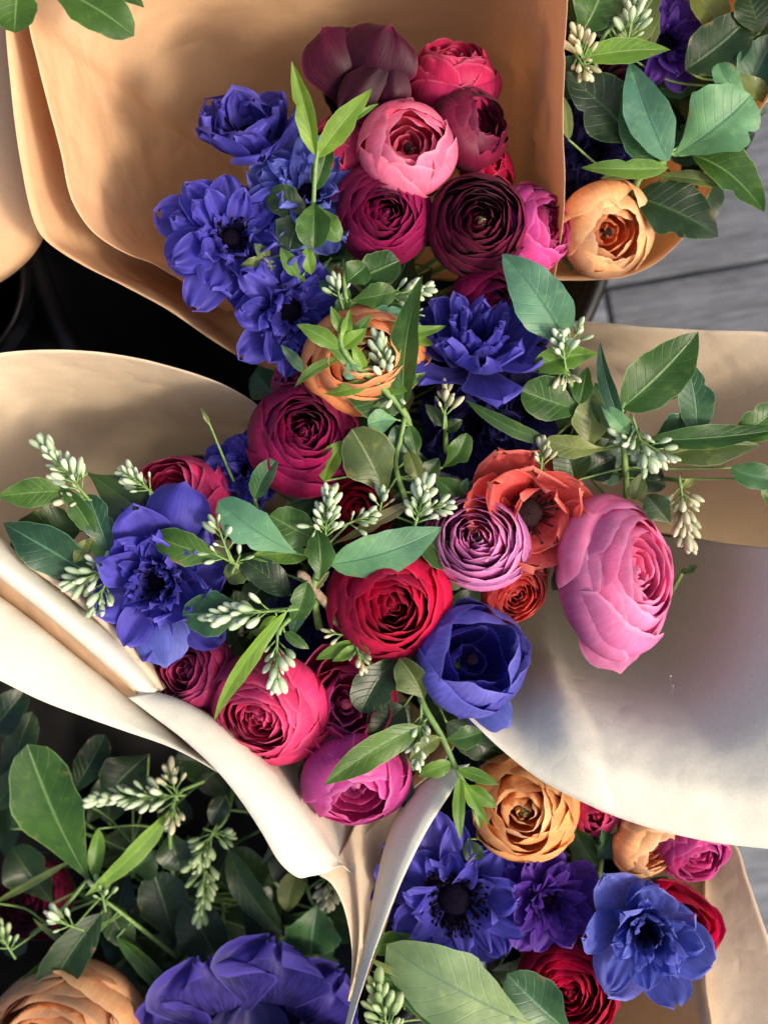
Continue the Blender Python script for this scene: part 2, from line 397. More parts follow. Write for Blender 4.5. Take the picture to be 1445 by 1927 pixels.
# right wrap
W3 = wrap(1020, 1000, 'broad pale paper wrap fanned open behind the large pink flower')
sheet('paper_sheet', cone([(1010, 640, -6), (1072, 606, -3.5), (1130, 607, -2.5), (1200, 614, -1.5), (1290, 619, -.5), (1370, 622, .5), (1450, 626, 1.2), (1560, 650, 2.2), (1700, 760, 3.4), (1760, 900, 4), (1780, 1010, 4), (1785, 1090, 4)], (980, 960, -26), sag=-3), M_warmlit, W3, 150, 60, crumple=.002, seed=13, creases=[((1200, 700), (1400, 760), 1.2), ((1330, 620), (1445, 800), .8)], label='upper part of the pale sheet, warm light put into its tan colour')
sheet('paper_sheet', cone([(1785, 1068, 4.2), (1785, 1180, 4.3), (1740, 1380, 4.2), (1640, 1540, 3.8), (1540, 1600, 3.3), (1450, 1597, 2.8), (1360, 1588, 2.5), (1270, 1571, 2.2), (1180, 1545, 1.9), (1100, 1512, 1.6), (1020, 1470, 1.2), (950, 1415, .8), (890, 1360, .3), (845, 1310, -.6), (800, 1262, -2), (760, 1200, -4)], (980, 980, -25.4), sag=-9.5, fr=(0, .1, .24, .45, .7, 1), wt=lambda x, y: min(1, max(.35, .35 + (x - 900) / 250))), M_white, W3, 180, 70, crumple=.0018, creases=[((1445, 1180), (1100, 1300), .5), ((1300, 1580), (1250, 1350), .4)], seed=17, label='white lower part of the sheet with two staple points')
for (sx, sy) in ((1260, 1281), (1264, 1299)):
    vs = []; fs = []
    a = P(sx, sy + 9, -.3); b = P(sx + 2, sy - 9, 1.1)
    tube(vs, fs, [a - W3.location, (a + b) / 2 - W3.location + Vector((0, 0, .001)), b - W3.location], .00055, .0003, 5)
    mobj('staple', vs, fs, M_metal, W3)
# left wrap
W4 = wrap(560, 1080, 'pale paper wrap folded round the pink and blue flowers at centre left')
sheet('paper_sheet', cone([(560, 850, -6), (530, 810, -4.8), (505, 785, -4), (470, 752, -3.2), (400, 715, -2.4), (300, 683, -1.6), (200, 664, -.8), (100, 658, -.2), (0, 664, .4), (-90, 690, 1), (-190, 790, 1.8), (-230, 920, 2.2), (-180, 1040, 2.3)], (520, 1060, -24), sag=1.2), M_cream, W4, 160, 60, crumple=.002, seed=21, creases=[((145, 800), (200, 930), 1.4), ((300, 690), (330, 860), .9), ((60, 670), (20, 840), .8)], label='back sheet with soft shadow, warm light put into its cream colour')  # cream instead of white: warm light on the back sheet put into colour
# left lower outer panel
sheet('paper_sheet', [[(-140, 1205, 2.5), (-60, 1250, 2.5), (0, 1281, 2.4), (80, 1320, 2.2), (160, 1350, 2.0), (240, 1378, 1.8), (310, 1402, 1.6), (360, 1425, 1.5), (412, 1455, 1.4)],
  [(-140, 1130, 2.0), (-60, 1165, 2.0), (0, 1200, 1.9), (80, 1250, 1.7), (160, 1300, 1.4), (240, 1345, 1.1), (310, 1385, .9), (360, 1417, .8), (415, 1448, .9)],
  [(-140, 1040, .6), (-60, 1085, .7), (0, 1128, .6), (70, 1180, .4), (150, 1245, .1), (220, 1300, 0), (290, 1355, 0), (350, 1405, .1), (420, 1440, .2)],
  [(-120, 1030, -3), (-40, 1075, -3), (20, 1110, -3), (90, 1160, -3), (170, 1220, -3.4), (240, 1270, -3.6), (310, 1330, -3.8), (370, 1380, -4), (440, 1430, -4)],
  [(200, 1060, -14), (220, 1070, -14), (250, 1080, -14), (290, 1090, -14), (330, 1100, -14), (370, 1110, -14), (400, 1120, -14), (430, 1130, -14), (460, 1140, -14)]],
  M_white, W4, 80, 36, crumple=.0009, seed=25, label='white outer panel with curved edge')
# layer in the slit: orange bounce light put into its tan colour
sheet('paper_sheet', [[(-120, 985, 1.9), (-40, 1040, 1.8), (0, 1083, 1.6), (60, 1128, 1.3), (130, 1185, 1.0), (190, 1240, .8), (240, 1285, .7), (262, 1312, .5)],
  [(-120, 1060, -.6), (-40, 1095, -.6), (0, 1120, -.6), (60, 1165, -.7), (130, 1225, -.8), (190, 1275, -.8), (235, 1312, -.8), (262, 1325, -.8)],
  [(-120, 1100, -3), (-40, 1135, -3), (0, 1160, -3), (60, 1205, -3), (130, 1260, -3), (190, 1300, -3), (240, 1330, -3), (270, 1345, -3)]],
  M_kraft, W4, 50, 14, crumple=.0006, seed=27, label='inner layer showing in the fold, bounce light put into its colour')
# folded double edge: a long U-shaped roll
sheet('folded_edge', [[(-130, 900, -.5), (-40, 975, -.6), (0, 1010, -.8), (70, 1075, -1), (140, 1130, -1.2), (210, 1180, -1.5), (270, 1235, -1.8), (300, 1290, -2)],
  [(-130, 925, 1.2), (-40, 995, 1.1), (0, 1030, 1.), (70, 1092, .8), (140, 1148, .5), (205, 1200, .3), (260, 1255, .1), (297, 1300, -.2)],
  [(-130, 960, 2.2), (-40, 1025, 2.1), (0, 1062, 1.9), (65, 1115, 1.6), (132, 1170, 1.3), (195, 1222, 1.1), (250, 1275, .8), (280, 1306, .4)],
  [(-130, 985, 1.8), (-40, 1048, 1.7), (0, 1086, 1.5), (60, 1134, 1.2), (126, 1188, 1.0), (186, 1240, .7), (236, 1285, .5), (262, 1312, .2)],
  [(-130, 980, .6), (-40, 1044, .5), (0, 1080, .4), (60, 1128, .2), (126, 1180, 0), (186, 1230, -.2), (236, 1278, -.4), (262, 1306, -.5)]],
  M_white, W4, 60, 24, crumple=.0005, seed=29, label='rolled white fold beside the blue flower')
sheet('folded_edge', [[(60, 1040, -1.4), (130, 1090, -1.4), (190, 1135, -1.4), (240, 1190, -1.6), (285, 1240, -1.8), (318, 1292, -2.4)],
  [(55, 1052, .2), (125, 1103, .1), (185, 1152, 0), (236, 1205, -.1), (278, 1255, -.3), (308, 1298, -.6)],
  [(45, 1060, .3), (118, 1112, .2), (178, 1163, .1), (228, 1215, -.1), (270, 1265, -.3), (298, 1304, -.7)],
  [(45, 1060, -1.2), (118, 1112, -1.2), (178, 1163, -1.2), (228, 1215, -1.3), (270, 1265, -1.5), (298, 1304, -1.9)]],
  M_cream, W4, 40, 14, crumple=.0004, seed=31, label='narrow inner fold')
# lower band panel from the fold to the tip
sheet('paper_sheet', [
  [(240, 1312, 1.2), (290, 1350, 1.3), (345, 1392, 1.5), (405, 1448, 1.8), (450, 1503, 1.9), (490, 1563, 2.0), (525, 1622, 2.), (560, 1652, 1.8), (586, 1650, 1.3), (612, 1645, .8)],
  [(262, 1308, .9), (310, 1340, 1.1), (370, 1378, 1.3), (430, 1425, 1.5), (480, 1480, 1.6), (525, 1540, 1.6), (560, 1592, 1.5), (590, 1625, 1.3), (610, 1632, 1.), (628, 1636, .6)],
  [(292, 1302, .0), (345, 1322, 0.2), (410, 1362, .4), (475, 1420, .5), (525, 1478, .5), (565, 1530, .4), (596, 1575, .3), (620, 1605, .1), (632, 1622, -.2), (645, 1630, -.6)],
  [(305, 1290, -2.5), (365, 1310, -2.5), (430, 1345, -2.5), (500, 1400, -2.5), (550, 1450, -2.5), (590, 1500, -2.6), (620, 1545, -2.7), (640, 1580, -2.8), (655, 1600, -3), (670, 1615, -3.2)],
  [(400, 1180, -12), (430, 1190, -12), (460, 1200, -12), (500, 1220, -12), (540, 1240, -12), (570, 1260, -12), (590, 1280, -12), (610, 1290, -12), (630, 1300, -12), (640, 1310, -12)]],
  M_white, W4, 90, 36, crumple=.0008, seed=33, label='smooth white front band below the pink flowers')
# brownish throat and curled tip
sheet('paper_sheet', [
  [(600, 1648, .7), (622, 1662, .6), (642, 1695, .4), (655, 1740, .2), (662, 1790, 0), (661, 1840, -.3), (655, 1885, -.6)],
  [(625, 1625, -.2), (645, 1650, -.6), (662, 1690, -1), (673, 1740, -1.2), (676, 1790, -1.3), (672, 1840, -1.4), (660, 1885, -1.2)],
  [(650, 1590, -2.6), (672, 1620, -3), (688, 1670, -3.2), (694, 1725, -3.2), (692, 1780, -3), (684, 1830, -2.6), (664, 1885, -1.8)],
  [(690, 1520, -5), (715, 1560, -5.2), (730, 1610, -5), (730, 1670, -4.4), (718, 1730, -3.8), (700, 1800, -3), (668, 1886, -2.2)],
  [(760, 1480, -4), (790, 1500, -3.6), (790, 1550, -3), (770, 1620, -2.6), (740, 1700, -2.2), (710, 1790, -2), (672, 1888, -2)],
  ], M_cream, W4, 60, 40, crumple=.0006, seed=35, label='cream throat curling to a narrow tip')
sheet('paper_sheet', cone([(640, 1600, -3.4), (700, 1560, -4.6), (760, 1500, -3.8), (830, 1440, -3), (860, 1400, -3.2)], (640, 1200, -22)), M_cream, W4, 30, 16, seed=36)
# lower right wrap: standing strip and back panel
W6 = wrap(1000, 1750, 'pale paper wrap round the blue and orange flowers at the lower right')
sheet('front_flap', [
  [(884, 1438, .6), (850, 1490, .7), (808, 1556, .8), (772, 1625, .9), (742, 1692, 1.), (716, 1760, 1.), (690, 1835, 1.), (668, 1905, 1), (650, 1975, 1)],
  [(850, 1445, .2), (815, 1500, .4), (782, 1556, .5), (752, 1622, .6), (727, 1690, .7), (704, 1760, .7), (682, 1835, .7), (662, 1905, .7), (644, 1975, .7)],
  [(800, 1470, -.9), (770, 1515, -.8), (748, 1562, -.7), (727, 1625, -.5), (709, 1692, -.3), (693, 1760, -.1), (674, 1835, .1), (657, 1905, .3), (640, 1975, .4)],
  [(775, 1490, -2.4), (748, 1530, -2.2), (732, 1570, -2), (715, 1630, -1.6), (701, 1695, -1.3), (689, 1762, -1), (672, 1836, -.6), (656, 1905, -.2), (639, 1975, 0)]],
  M_white, W6, 70, 18, crumple=.0006, seed=39, label='narrow white flap standing between two bouquets')
sheet('paper_sheet', [
  [(1300, 1480, -7), (1340, 1530, -6.6), (1387, 1592, -6.2), (1405, 1650, -6), (1425, 1710, -5.8), (1447, 1770, -5.6), (1480, 1860, -5.4), (1510, 1960, -5.2)],
  [(1290, 1500, -7.6), (1315, 1545, -7.4), (1345, 1600, -7.3), (1355, 1660, -7.2), (1365, 1720, -7.1), (1378, 1790, -7), (1395, 1870, -7), (1410, 1970, -7)],
  [(1270, 1500, -8.6), (1285, 1550, -8.4), (1318, 1610, -8.2), (1320, 1670, -8), (1321, 1730, -8), (1322, 1800, -8), (1322, 1880, -8), (1322, 1980, -8)]],
  M_cream, W6, 60, 16, crumple=.0008, seed=41, label='cream right edge panel')
sheet('paper_sheet', cone([(1280, 1500, -8), (1325, 1600, -7.7), (1327, 1680, -7.4), (1328, 1760, -7.3), (1328, 1850, -7.2), (1326, 2000, -7), (1150, 2120, -6), (900, 2140, -5), (720, 2060, -4)], (1080, 1750, -24), sag=1, fr=(0, .2, .5, .8, 1)), M_cream, W6, 70, 24, crumple=.001, seed=43)

# ------------------------------------------------------------------ flowers
def orient(face, spin=0):
    ax = Vector((face[0], -face[1], 1)).normalized()
    q = Vector((0, 0, 1)).rotation_difference(ax)
    return q @ Quaternion((0, 0, 1), spin), ax
BASE = {'top': (720, 560, -26), 'ctr': (640, 1000, -24), 'rt': (980, 1000, -24), 'lr': (1060, 1760, -23), 'll': (380, 1750, -24), 'ur': (1220, 160, -25)}

def petal_grid(fn, nu, nv):
    vs = []; uv = []
    for j in range(nv):
        v = j / (nv - 1)
        for i in range(nu):
            u = -1 + 2 * i / (nu - 1)
            vs.append(fn(u, v)); uv.append((i / (nu - 1), v))
    return vs, grid_faces(nu, nv), uv

def bez(a, b, c, d, t):
    s = 1 - t
    return a * s ** 3 + 3 * b * s * s * t + 3 * c * s * t * t + d * t ** 3

KINDS = {
 # L layers, n petals per layer, rim radius, belly, rim height, ruffle, e = drop of petal corners
 'tight': dict(L=13, n=(5, 4.4, 4, 3), rho=(.92, .84, .70, .55, .38, .22, .06), belly=(.10, .10, .09, .08, .07, .06), z=(.08, .34, .48, .58, .62, .62, .58), ruf=.030, e=.24, lip=.012),
 'swirl': dict(L=10, n=(5, 4, 3, 3), rho=(.90, .80, .62, .44, .25, .08), belly=(.14, .14, .12, .10, .08), z=(.08, .40, .56, .60, .56, .46), ruf=.035, e=.26, lip=.03),
 'globe': dict(L=7, n=(4, 4, 3, 3), rho=(.62, .50, .42, .34, .22, .08), belly=(.42, .40, .22, .12, .05), z=(.50, .66, .62, .42, .28, .18), ruf=.03, e=.30, lip=.03),
 'loose': dict(L=6, n=(4, 4, 3, 3), rho=(1.02, .82, .60, .42, .24, .10), belly=(.05, .12, .10, .06), z=(.20, .42, .52, .44, .34, .2), ruf=.07, e=.34, lip=.07),
 'ball': dict(L=12, n=(4.4, 4, 4, 3), rho=(.76, .64, .53, .42, .30, .18, .05), belly=(.26, .20, .15, .11, .09, .07), z=(.30, .54, .64, .68, .66, .63, .58), ruf=.030, e=.26, lip=.008),
 'cup': dict(L=4, n=(4, 4, 4, 3), rho=(.80, .62, .44, .22), belly=(.28, .28, .18, .08), z=(.46, .66, .30, .0), ruf=.05, e=.40, lip=.06),
 'egg': dict(L=8, n=(4, 4, 3, 3), rho=(.84, .72, .52, .44, .30, .16, .05), belly=(.24, .24, .20, .14, .10), z=(.26, .42, .56, .66, .72, .74, .72), ruf=.04, e=.34, lip=.03),
 'hero': dict(L=10, n=(4, 4, 4, 3), rho=(.80, .66, .54, .42, .30, .18, .05), belly=(.26, .22, .17, .12, .09, .07), z=(.26, .50, .62, .66, .60, .52, .42), ruf=.018, e=.16, lip=.012),
 'peony': dict(L=10, n=(5, 5, 4, 4, 3), rho=(.84, .72, .60, .48, .36, .22, .07), belly=(.22, .20, .16, .12, .10), z=(.22, .54, .68, .70, .64, .56, .46), ruf=.035, e=.30, lip=.02),
 'bud': dict(L=4, n=(4, 3, 3), rho=(.42, .30, .20, .06), belly=(.60, .50, .30, .12), z=(.62, .74, .78, .74), ruf=.02, e=.34, lip=.01),
}
def ranunculus(label, x, y, h, rpx, mat, kind='tight', face=(0, 0), spin=None, base='ctr', sq=(1, 1, 1), core=None, name='ranunculus', seed=None, sepals=5, cat='flower', group='ranunculus flowers in the bouquets', inner=None):
    rr = random.Random(seed if seed is not None else hash((x * 31 + y)) & 0xffff)
    K = KINDS[kind]; R = rpx * kk(h); M = PM[mat]
    q, ax = orient(face, spin if spin is not None else rr.uniform(0, 6.28))
    c = P(x, y, h)
    root = empty(name, c, label, cat, group, q)
    sx, sy, sz = sq
    L = K['L']; phi = 0
    for i in range(L):
        f = i / (L - 1)
        npt = int(round(pl(f, K['n'])))
        rho, be, z = pl(f, K['rho']), pl(f, K['belly']), pl(f, K['z'])
        phi += 2.4 / npt + rr.uniform(-.2, .2)
        hw0 = math.pi / npt * (1.42 if f < .8 else 1.25)
        for k in range(npt):
            pc = phi + 2 * math.pi * k / npt + rr.uniform(-.18, .18)
            hw = hw0 * rr.uniform(.88, 1.12)
            zr = z + rr.uniform(-.045, .045); ro = rho * rr.uniform(.93, 1.05); bb = be * rr.uniform(.85, 1.15)
            p1, p2, p3 = rr.uniform(0, 6.28), rr.uniform(0, 6.28), rr.uniform(0, 6.28)
            k1, k2 = rr.uniform(2, 3.5), rr.uniform(5, 8)
            ruf = K['ruf']; e = K['e'] * rr.uniform(.7, 1.2); skew = rr.uniform(-.12, .12); lip = K['lip'] * rr.uniform(.3, 1.6)
            tip = rr.uniform(-.02, .02)
            def fn(u, v):
                top = 1 - e * abs(u) ** 2.6 + skew * u * (1 - u * u) * .6
                rim = .012 * math.sin(k2 * 2 * u + p3) + tip * math.exp(-(u * 2.2) ** 2)
                t = v * top * (1 + rim)
                r = bez(.06, (ro + bb) * 1.15 + .05, ro + bb * 1.75, ro, t)
                zz = bez(-.80, -.72, zr * .78, zr, t)
                r += v ** 3 * ruf * (math.sin(k1 * u + p1) + .45 * math.sin(k2 * u + p2) + .28 * v * v * math.sin(15 * u + p3)) + lip * max(0, v - .86) / .14
                zz += v ** 3 * ruf * .7 * math.sin(k1 * 1.3 * u + p2)
                r += .018 * u + .004 * i % .003
                wsh = .55 + .45 * math.sin(math.pi * min(1, v * .75 + .05)) if v < .6 else 1
                a = pc + hw * u * min(1., .35 + 1.2 * v) * (1 - .12 * v ** 4)
                return Vector((r * math.cos(a) * R * sx, r * math.sin(a) * R * sy, zz * R * sz))
            nu, nv = (15, 10) if f < .5 else (10, 8)
            vs, fs, uv = petal_grid(fn, nu, nv)
            mm = PM[inner] if inner and f > .55 else M
            mobj('petal', vs, fs, mm, root, uv)
    # core
    cz = K['z'][-1] * R * sz
    vs = []; fs = []
    blob(vs, fs, Vector((0, 0, cz * .36)), R * .13, R * .13, abs(cz) * .5 + R * .05, rr)
    mobj('flower_centre', vs, fs, core or M, root)
    green_back(root, R, c, q, base, rr, sepals)
    return root
def blob(vs, fs, c, rx, ry, rz, rr, nu=9, nv=6, amp=.15):
    off = len(vs)
    for j in range(nv):
        th = math.pi * (j + .02) / (nv - 1 + .04)
        for i in range(nu):
            a = 2 * math.pi * i / nu; g = 1 + rr.uniform(-amp, amp)
            vs.append(c + Vector((rx * g * math.sin(th) * math.cos(a), ry * g * math.sin(th) * math.sin(a), rz * g * math.cos(th))))
    for j in range(nv - 1):
        for i in range(nu):
            i2 = (i + 1) % nu
            fs.append((off + j * nu + i, off + (j + 1) * nu + i, off + (j + 1) * nu + i2, off + j * nu + i2))
def green_back(root, R, c, q, base, rr, sepals, zb=-.80):
    for k in range(sepals):
        a0 = 2 * math.pi * k / max(1, sepals) + rr.uniform(-.2, .2); cu = rr.uniform(.0, .35)
        def fn(u, v):
            r = bez(.05, .75, 1.05, 1.02 + cu * .25, v); z = bez(zb - .06, zb - .02, -.55, -.18 - cu * .5, v)
            a = a0 + .33 * u * math.sin(math.pi * (v * .86 + .12))
            return Vector((r * math.cos(a), r * math.sin(a), z)) * R
        vs, fs, uv = petal_grid(fn, 5, 7)
        mobj('sepal', vs, fs, M_sepal, root, uv)
    Mi = (Matrix.Translation(c) @ q.to_matrix().to_4x4()).inverted()
    b = P(*BASE[base]); a = c + q @ Vector((0, 0, zb * R)); d = q @ Vector((0, 0, -1))
    vs = []; fs = []
    pts = [Mi @ a, Mi @ (a + d * .02), Mi @ a.lerp(b, .4), Mi @ (b + (a - b) * .08)]
    tube(vs, fs, pts, .0022, .002, 6)
    mobj('stem', vs, fs, M_stem, root)

def anemone(label, x, y, h, rpx, mat, rows, face=(0, 0), spin=None, base='ctr', core=M_core, corer=.2, stam=46, seed=None, sq=(1, 1, 1), name='anemone', group='anemone flowers in the bouquets', corez=.12, sepals=0):
    """rows: (count, length, width, cup angle deg, end curl deg, ruffle, start height)"""
    rr = random.Random(seed if seed is not None else (x * 13 + y * 7) & 0xffff)
    R = rpx * kk(h) * 1.14; M = PM[mat]
    q, ax = orient(face, spin if spin is not None else rr.uniform(0, 6.28))
    c = P(x, y, h); root = empty(name, c, label, 'flower', group, q)
    off = 0
    for ri, row in enumerate(rows):
        n, Ln, Wd, cup, curl, ruf, z0 = row[:7]
        mm = PM[row[7]] if len(row) > 7 else M
        off += math.pi / n + rr.uniform(-.2, .2)
        for k in range(n):
            a0 = off + 2 * math.pi * k / n + rr.uniform(-.16, .16)
            ln = Ln * rr.uniform(.82, 1.12); wd = Wd * rr.uniform(.85, 1.2)
            cp = R_(cup + rr.uniform(-15, 15)); cl = R_(curl + rr.uniform(-28, 28))
            ph = [rr.uniform(0, 6.28) for _ in range(4)]; kf = rr.uniform(2.2, 4.2)
            tw = rr.uniform(-.25, .25); bow = rr.uniform(.10, .30); sharp = rr.uniform(.5, .95) if wd < .3 else rr.uniform(.38, .55)
            notch = rr.uniform(0, .06) if wd > .3 else 0
            st = .06 + .03 * ri
            ca, sa = math.cos(a0), math.sin(a0)
            # arc centreline
            N = 14; cen = [(st, z0 + rr.uniform(-.02, .02))]
            for j in range(N):
                t = (j + .5) / N; an = cp + (cl - cp) * t ** 1.3
                cen.append((cen[-1][0] + math.cos(an) * ln / N, cen[-1][1] + math.sin(an) * ln / N))
            def fn(u, v):
                v = v * .985; vv = v * (1 - notch * math.cos(u * 3.1) * v) if notch else v
                x_ = vv * N; i = min(N - 1, int(x_)); t = x_ - i
                r = cen[i][0] * (1 - t) + cen[i + 1][0] * t; z = cen[i][1] * (1 - t) + cen[i + 1][1] * t
                an = cp + (cl - cp) * vv ** 1.3
                w_ = wd * .5 * ((.16 + .84 * min(1., vv * 1.9) ** 1.2) * max(0., 1 - max(0., (vv - .5) / .5) ** 3.2) ** .5 if wd > .3 else max(0., math.sin(math.pi * (.06 + .93 * vv ** 1.1))) ** sharp) * (1 + .04 * math.sin(14 * vv + ph[3] * (1 if u > 0 else 2)))
                lat = u * w_
                nx, nz = -math.sin(an), math.cos(an)
                up = bow * u * u * w_ * 1.2 + ruf * v * v * (math.sin(kf * u + ph[0]) * .6 + math.sin(kf * 2.1 * u + ph[1]) * .4) * .5 + tw * lat * v
                up += ruf * .35 * math.sin(v * 7 + ph[2]) * abs(u) + ruf * .22 * v ** 3 * math.sin(9 * u + ph[2]) + ruf * .10 * v ** 4 * math.sin(19 * u + ph[3])
                r += nx * up; z += nz * up
                rr_ = r; lt = lat
                return Vector(((rr_ * ca - lt * sa) * sq[0], (rr_ * sa + lt * ca) * sq[1], z * sq[2])) * R
            nu, nv = (15, 13) if wd > .3 else (7, 9)
            vs, fs, uv = petal_grid(fn, nu, nv)
            mobj('petal', vs, fs, mm, root, uv)
    if corer:
        vs = []; fs = []
        blob(vs, fs, Vector((0, 0, corez * R)), corer * R, corer * R, corer * R * .7, rr, 14, 9, .06)
        mobj('flower_centre', vs, fs, core, root)
    if stam:
        vs = []; fs = []
        for k in range(stam):
            a = rr.uniform(0, 6.28); r1 = corer * rr.uniform(1.1, 2.0); hh = rr.uniform(.06, .26)
            d = Vector((math.cos(a), math.sin(a), 0))
            p0 = d * corer * .7 * R + Vector((0, 0, corez * .5 * R)); p1 = d * r1 * R + Vector((0, 0, (corez + hh) * R))
            tube(vs, fs, [p0, (p0 + p1) / 2 + Vector((0, 0, .03 * R)), p1], .006 * R, .006 * R, 4, 4)
            blob(vs, fs, p1, .024 * R, .024 * R, .03 * R, rr, 5, 4, .1)
        tag(mobj('stamens', vs, fs, core, root), kind='stuff')
    green_back(root, R * .55, c, q, base, rr, sepals, zb=-.1)
    return root

# rows presets
OPEN = lambda m2=None: [(7, .98, .62, 12, 8, .10, 0), (7, .86, .52, 28, 20, .10, .02), (9, .62, .26, 45, 35, .07, .05), (10, .45, .16, 60, 60, .05, .06)]
DOUBLE = [(7, 1.0, .62, 18, -12, .10, -.05), (8, .90, .50, 35, 15, .11, 0), (12, .72, .24, 48, 40, .06, .03), (14, .60, .17, 62, 62, .05, .05), (14, .45, .13, 74, 80, .04, .06)]
CUP = [(6, 1.55, 1.15, 8, 118, .08, -.45), (5, 1.35, 1.0, 15, 125, .08, -.4), (8, .80, .30, 55, 90, .06, -.3)]
RUF = [(9, 1.0, .58, 22, 0, .19, -.05), (11, .88, .44, 40, 25, .19, 0), (14, .70, .32, 54, 55, .16, .03), (14, .54, .22, 68, 80, .12, .05)]
SIDE = [(7, 1.05, .72, 22, 40, .15, -.15), (8, .98, .56, 40, 62, .16, -.1), (13, .84, .32, 54, 76, .13, -.05), (14, .66, .22, 66, 85, .1, 0)]

# ---- top bouquet
ranunculus('dark burgundy ranunculus with two big round petals, topmost flower on the kraft paper', 685, 150, -1.8, 80, 'darkwine', 'loose', (.15, .45), 1.2, 'top', (1, .95, 1), core=M_core, seed=5)
ranunculus('coral red ranunculus seen from its side behind the pale pink one', 852, 150, -2.8, 84, 'coral_pink', 'peony', (.05, -1.25), None, 'top', seed=2)
ranunculus('dark burgundy half closed ranunculus tilting right, behind the pale pink cup', 885, 240, -1.7, 76, 'burgundy', 'globe', (.95, -.25), None, 'top', seed=3)
ranunculus('pale pink cup shaped ranunculus with a small dark opening', 768, 280, 0.2, 86, 'rose', 'globe', (.08, -.05), .4, 'top', core=M_coreb, seed=8, sq=(1, 1, 1.1))
ranunculus('red ranunculus mostly behind the bright upright leaves', 645, 275, -1.6, 66, 'coral_pink', 'bud', (-.3, -.5), None, 'top', seed=6)
ranunculus('wine red ranunculus with open swirl directly under the pale pink cup', 722, 405, -.4, 92, 'wine', 'ball', (.1, .12), None, 'top', seed=12)
ranunculus('dark burgundy ranunculus with fine rings and a tan centre', 900, 422, -.3, 94, 'burgundy', 'tight', (.05, .05), None, 'top', core=M_coreg, seed=10)
ranunculus('magenta pink ranunculus pressed against the right edge of the kraft paper', 1000, 432, -2.2, 80, 'magenta', 'peony', (1.1, -.05), None, 'top', (1, 1, 1), inner='dusky', seed=11)
ranunculus('wine red ranunculus half hidden left of the large upright bluish leaf', 915, 572, -1.6, 72, 'wine', 'swirl', (.5, .45), None, 'top', seed=14)
ranunculus('small red ranunculus bloom between the burgundy ones, mostly covered', 915, 322, -2.8, 50, 'crimson', 'bud', (.4, -.2), None, 'top', seed=15)
anemone('deep blue cupped anemone, highest blue flower on the kraft paper', 472, 272, -1.6, 122, 'blue', [(7, .95, .8, 35, 75, .14, -.2), (7, .9, .66, 50, 80, .14, -.15), (9, .72, .34, 60, 85, .1, -.1)], (-.1, -.75), .3, 'top', seed=21)
anemone('large violet blue double anemone with black centre at the far left of the top bouquet', 432, 452, -1.0, 120, 'blue', [(9, .98, .56, 14, -15, .16, -.05), (10, .90, .46, 30, 25, .18, 0), (11, .72, .34, 44, 55, .16, .04), (9, .5, .22, 60, 80, .1, .04)], (.30, .05), .2, 'top', corer=.15, seed=22)
anemone('lighter blue anemone behind the rounded leaves of the top bouquet', 580, 375, -1.4, 108, 'lightblue', RUF, (.1, -.2), 1.0, 'top', seed=23)
anemone('ruffled blue anemone with dark middle below the big double one', 540, 582, -1.6, 108, 'blue', RUF, (.35, .25), .7, 'top', corer=.24, seed=24)
anemone('bright blue anemone fanned open below the wine ranunculus and left of bluish leaf', 893, 672, -.6, 118, 'blue', SIDE, (.1, -.85), .9, 'top', corer=.14, seed=25)
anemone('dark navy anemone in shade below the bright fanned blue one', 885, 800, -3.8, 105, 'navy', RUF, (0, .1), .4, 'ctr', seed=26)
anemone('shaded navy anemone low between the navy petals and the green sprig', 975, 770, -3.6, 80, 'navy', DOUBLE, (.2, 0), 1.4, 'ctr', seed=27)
ranunculus('orange ranunculus overlaid by a sprig of green leaves and white buds', 690, 672, .1, 118, 'orange', 'ball', (0, .1), .3, 'ctr', (1, .82, 1), core=M_coreg, seed=31, inner='peach')
# ---- centre and left
ranunculus('large wine red ranunculus below and left of the orange one', 572, 822, -.6, 104, 'wine', 'ball', (.12, -.15), None, 'ctr', seed=33)
ranunculus('dusky pink ranunculus petals peeking between orange and wine red blooms', 563, 718, -2.4, 48, 'dusky', 'bud', (-.3, -.3), None, 'ctr', seed=34)
ranunculus('pink ranunculus behind the tall blue petal near the left greenery', 335, 945, -1.8, 92, 'hot', 'peony', (-.25, -.5), None, 'ctr', seed=35)
anemone('large blue double anemone beside the rolled white paper fold', 302, 1092, -.6, 130, 'blue', [(8, 1.02, .66, 18, 25, .14, -.1), (9, .84, .46, 36, 55, .16, -.05), (14, .66, .26, 52, 75, .12, 0), (14, .50, .18, 64, 85, .09, .03), (12, .36, .13, 76, 95, .05, .05)], (-.1, .05), 1.25, 'ctr', corer=.12, stam=20, seed=36)
anemone('shaded blue anemone left of the large wine red ranunculus', 475, 890, -2.6, 78, 'blue', RUF, (-.3, -.2), .2, 'ctr', seed=37)
ranunculus('dusky magenta ranunculus tucked against the paper under the blue anemone', 365, 1265, -1.6, 78, 'dusky', 'swirl', (-.35, -.25), None, 'ctr', seed=38, inner='dusky')
ranunculus('hot pink ranunculus with crowded spiral petals above the white paper band', 503, 1332, -.6, 102, 'hot', 'ball', (-.22, .25), None, 'ctr', (1, 1.12, 1), seed=39)
ranunculus('pink ranunculus with long folded petals, right of the hot pink one', 650, 1325, -1.0, 88, 'hot', 'loose', (.25, -.2), None, 'ctr', (1, 1.2, 1), inner='magenta', seed=40)
ranunculus('magenta pink ranunculus at the bottom point of the paper wrap', 668, 1468, -.9, 92, 'magenta', 'globe', (.2, .75), 2.1, 'ctr', (1.05, 1, 1), seed=41)
ranunculus('deep red ranunculus with folded swirl at the centre of the picture', 733, 1132, .1, 112, 'crimson', 'ball', (.10, .12), 2.2, 'ctr', seed=42)
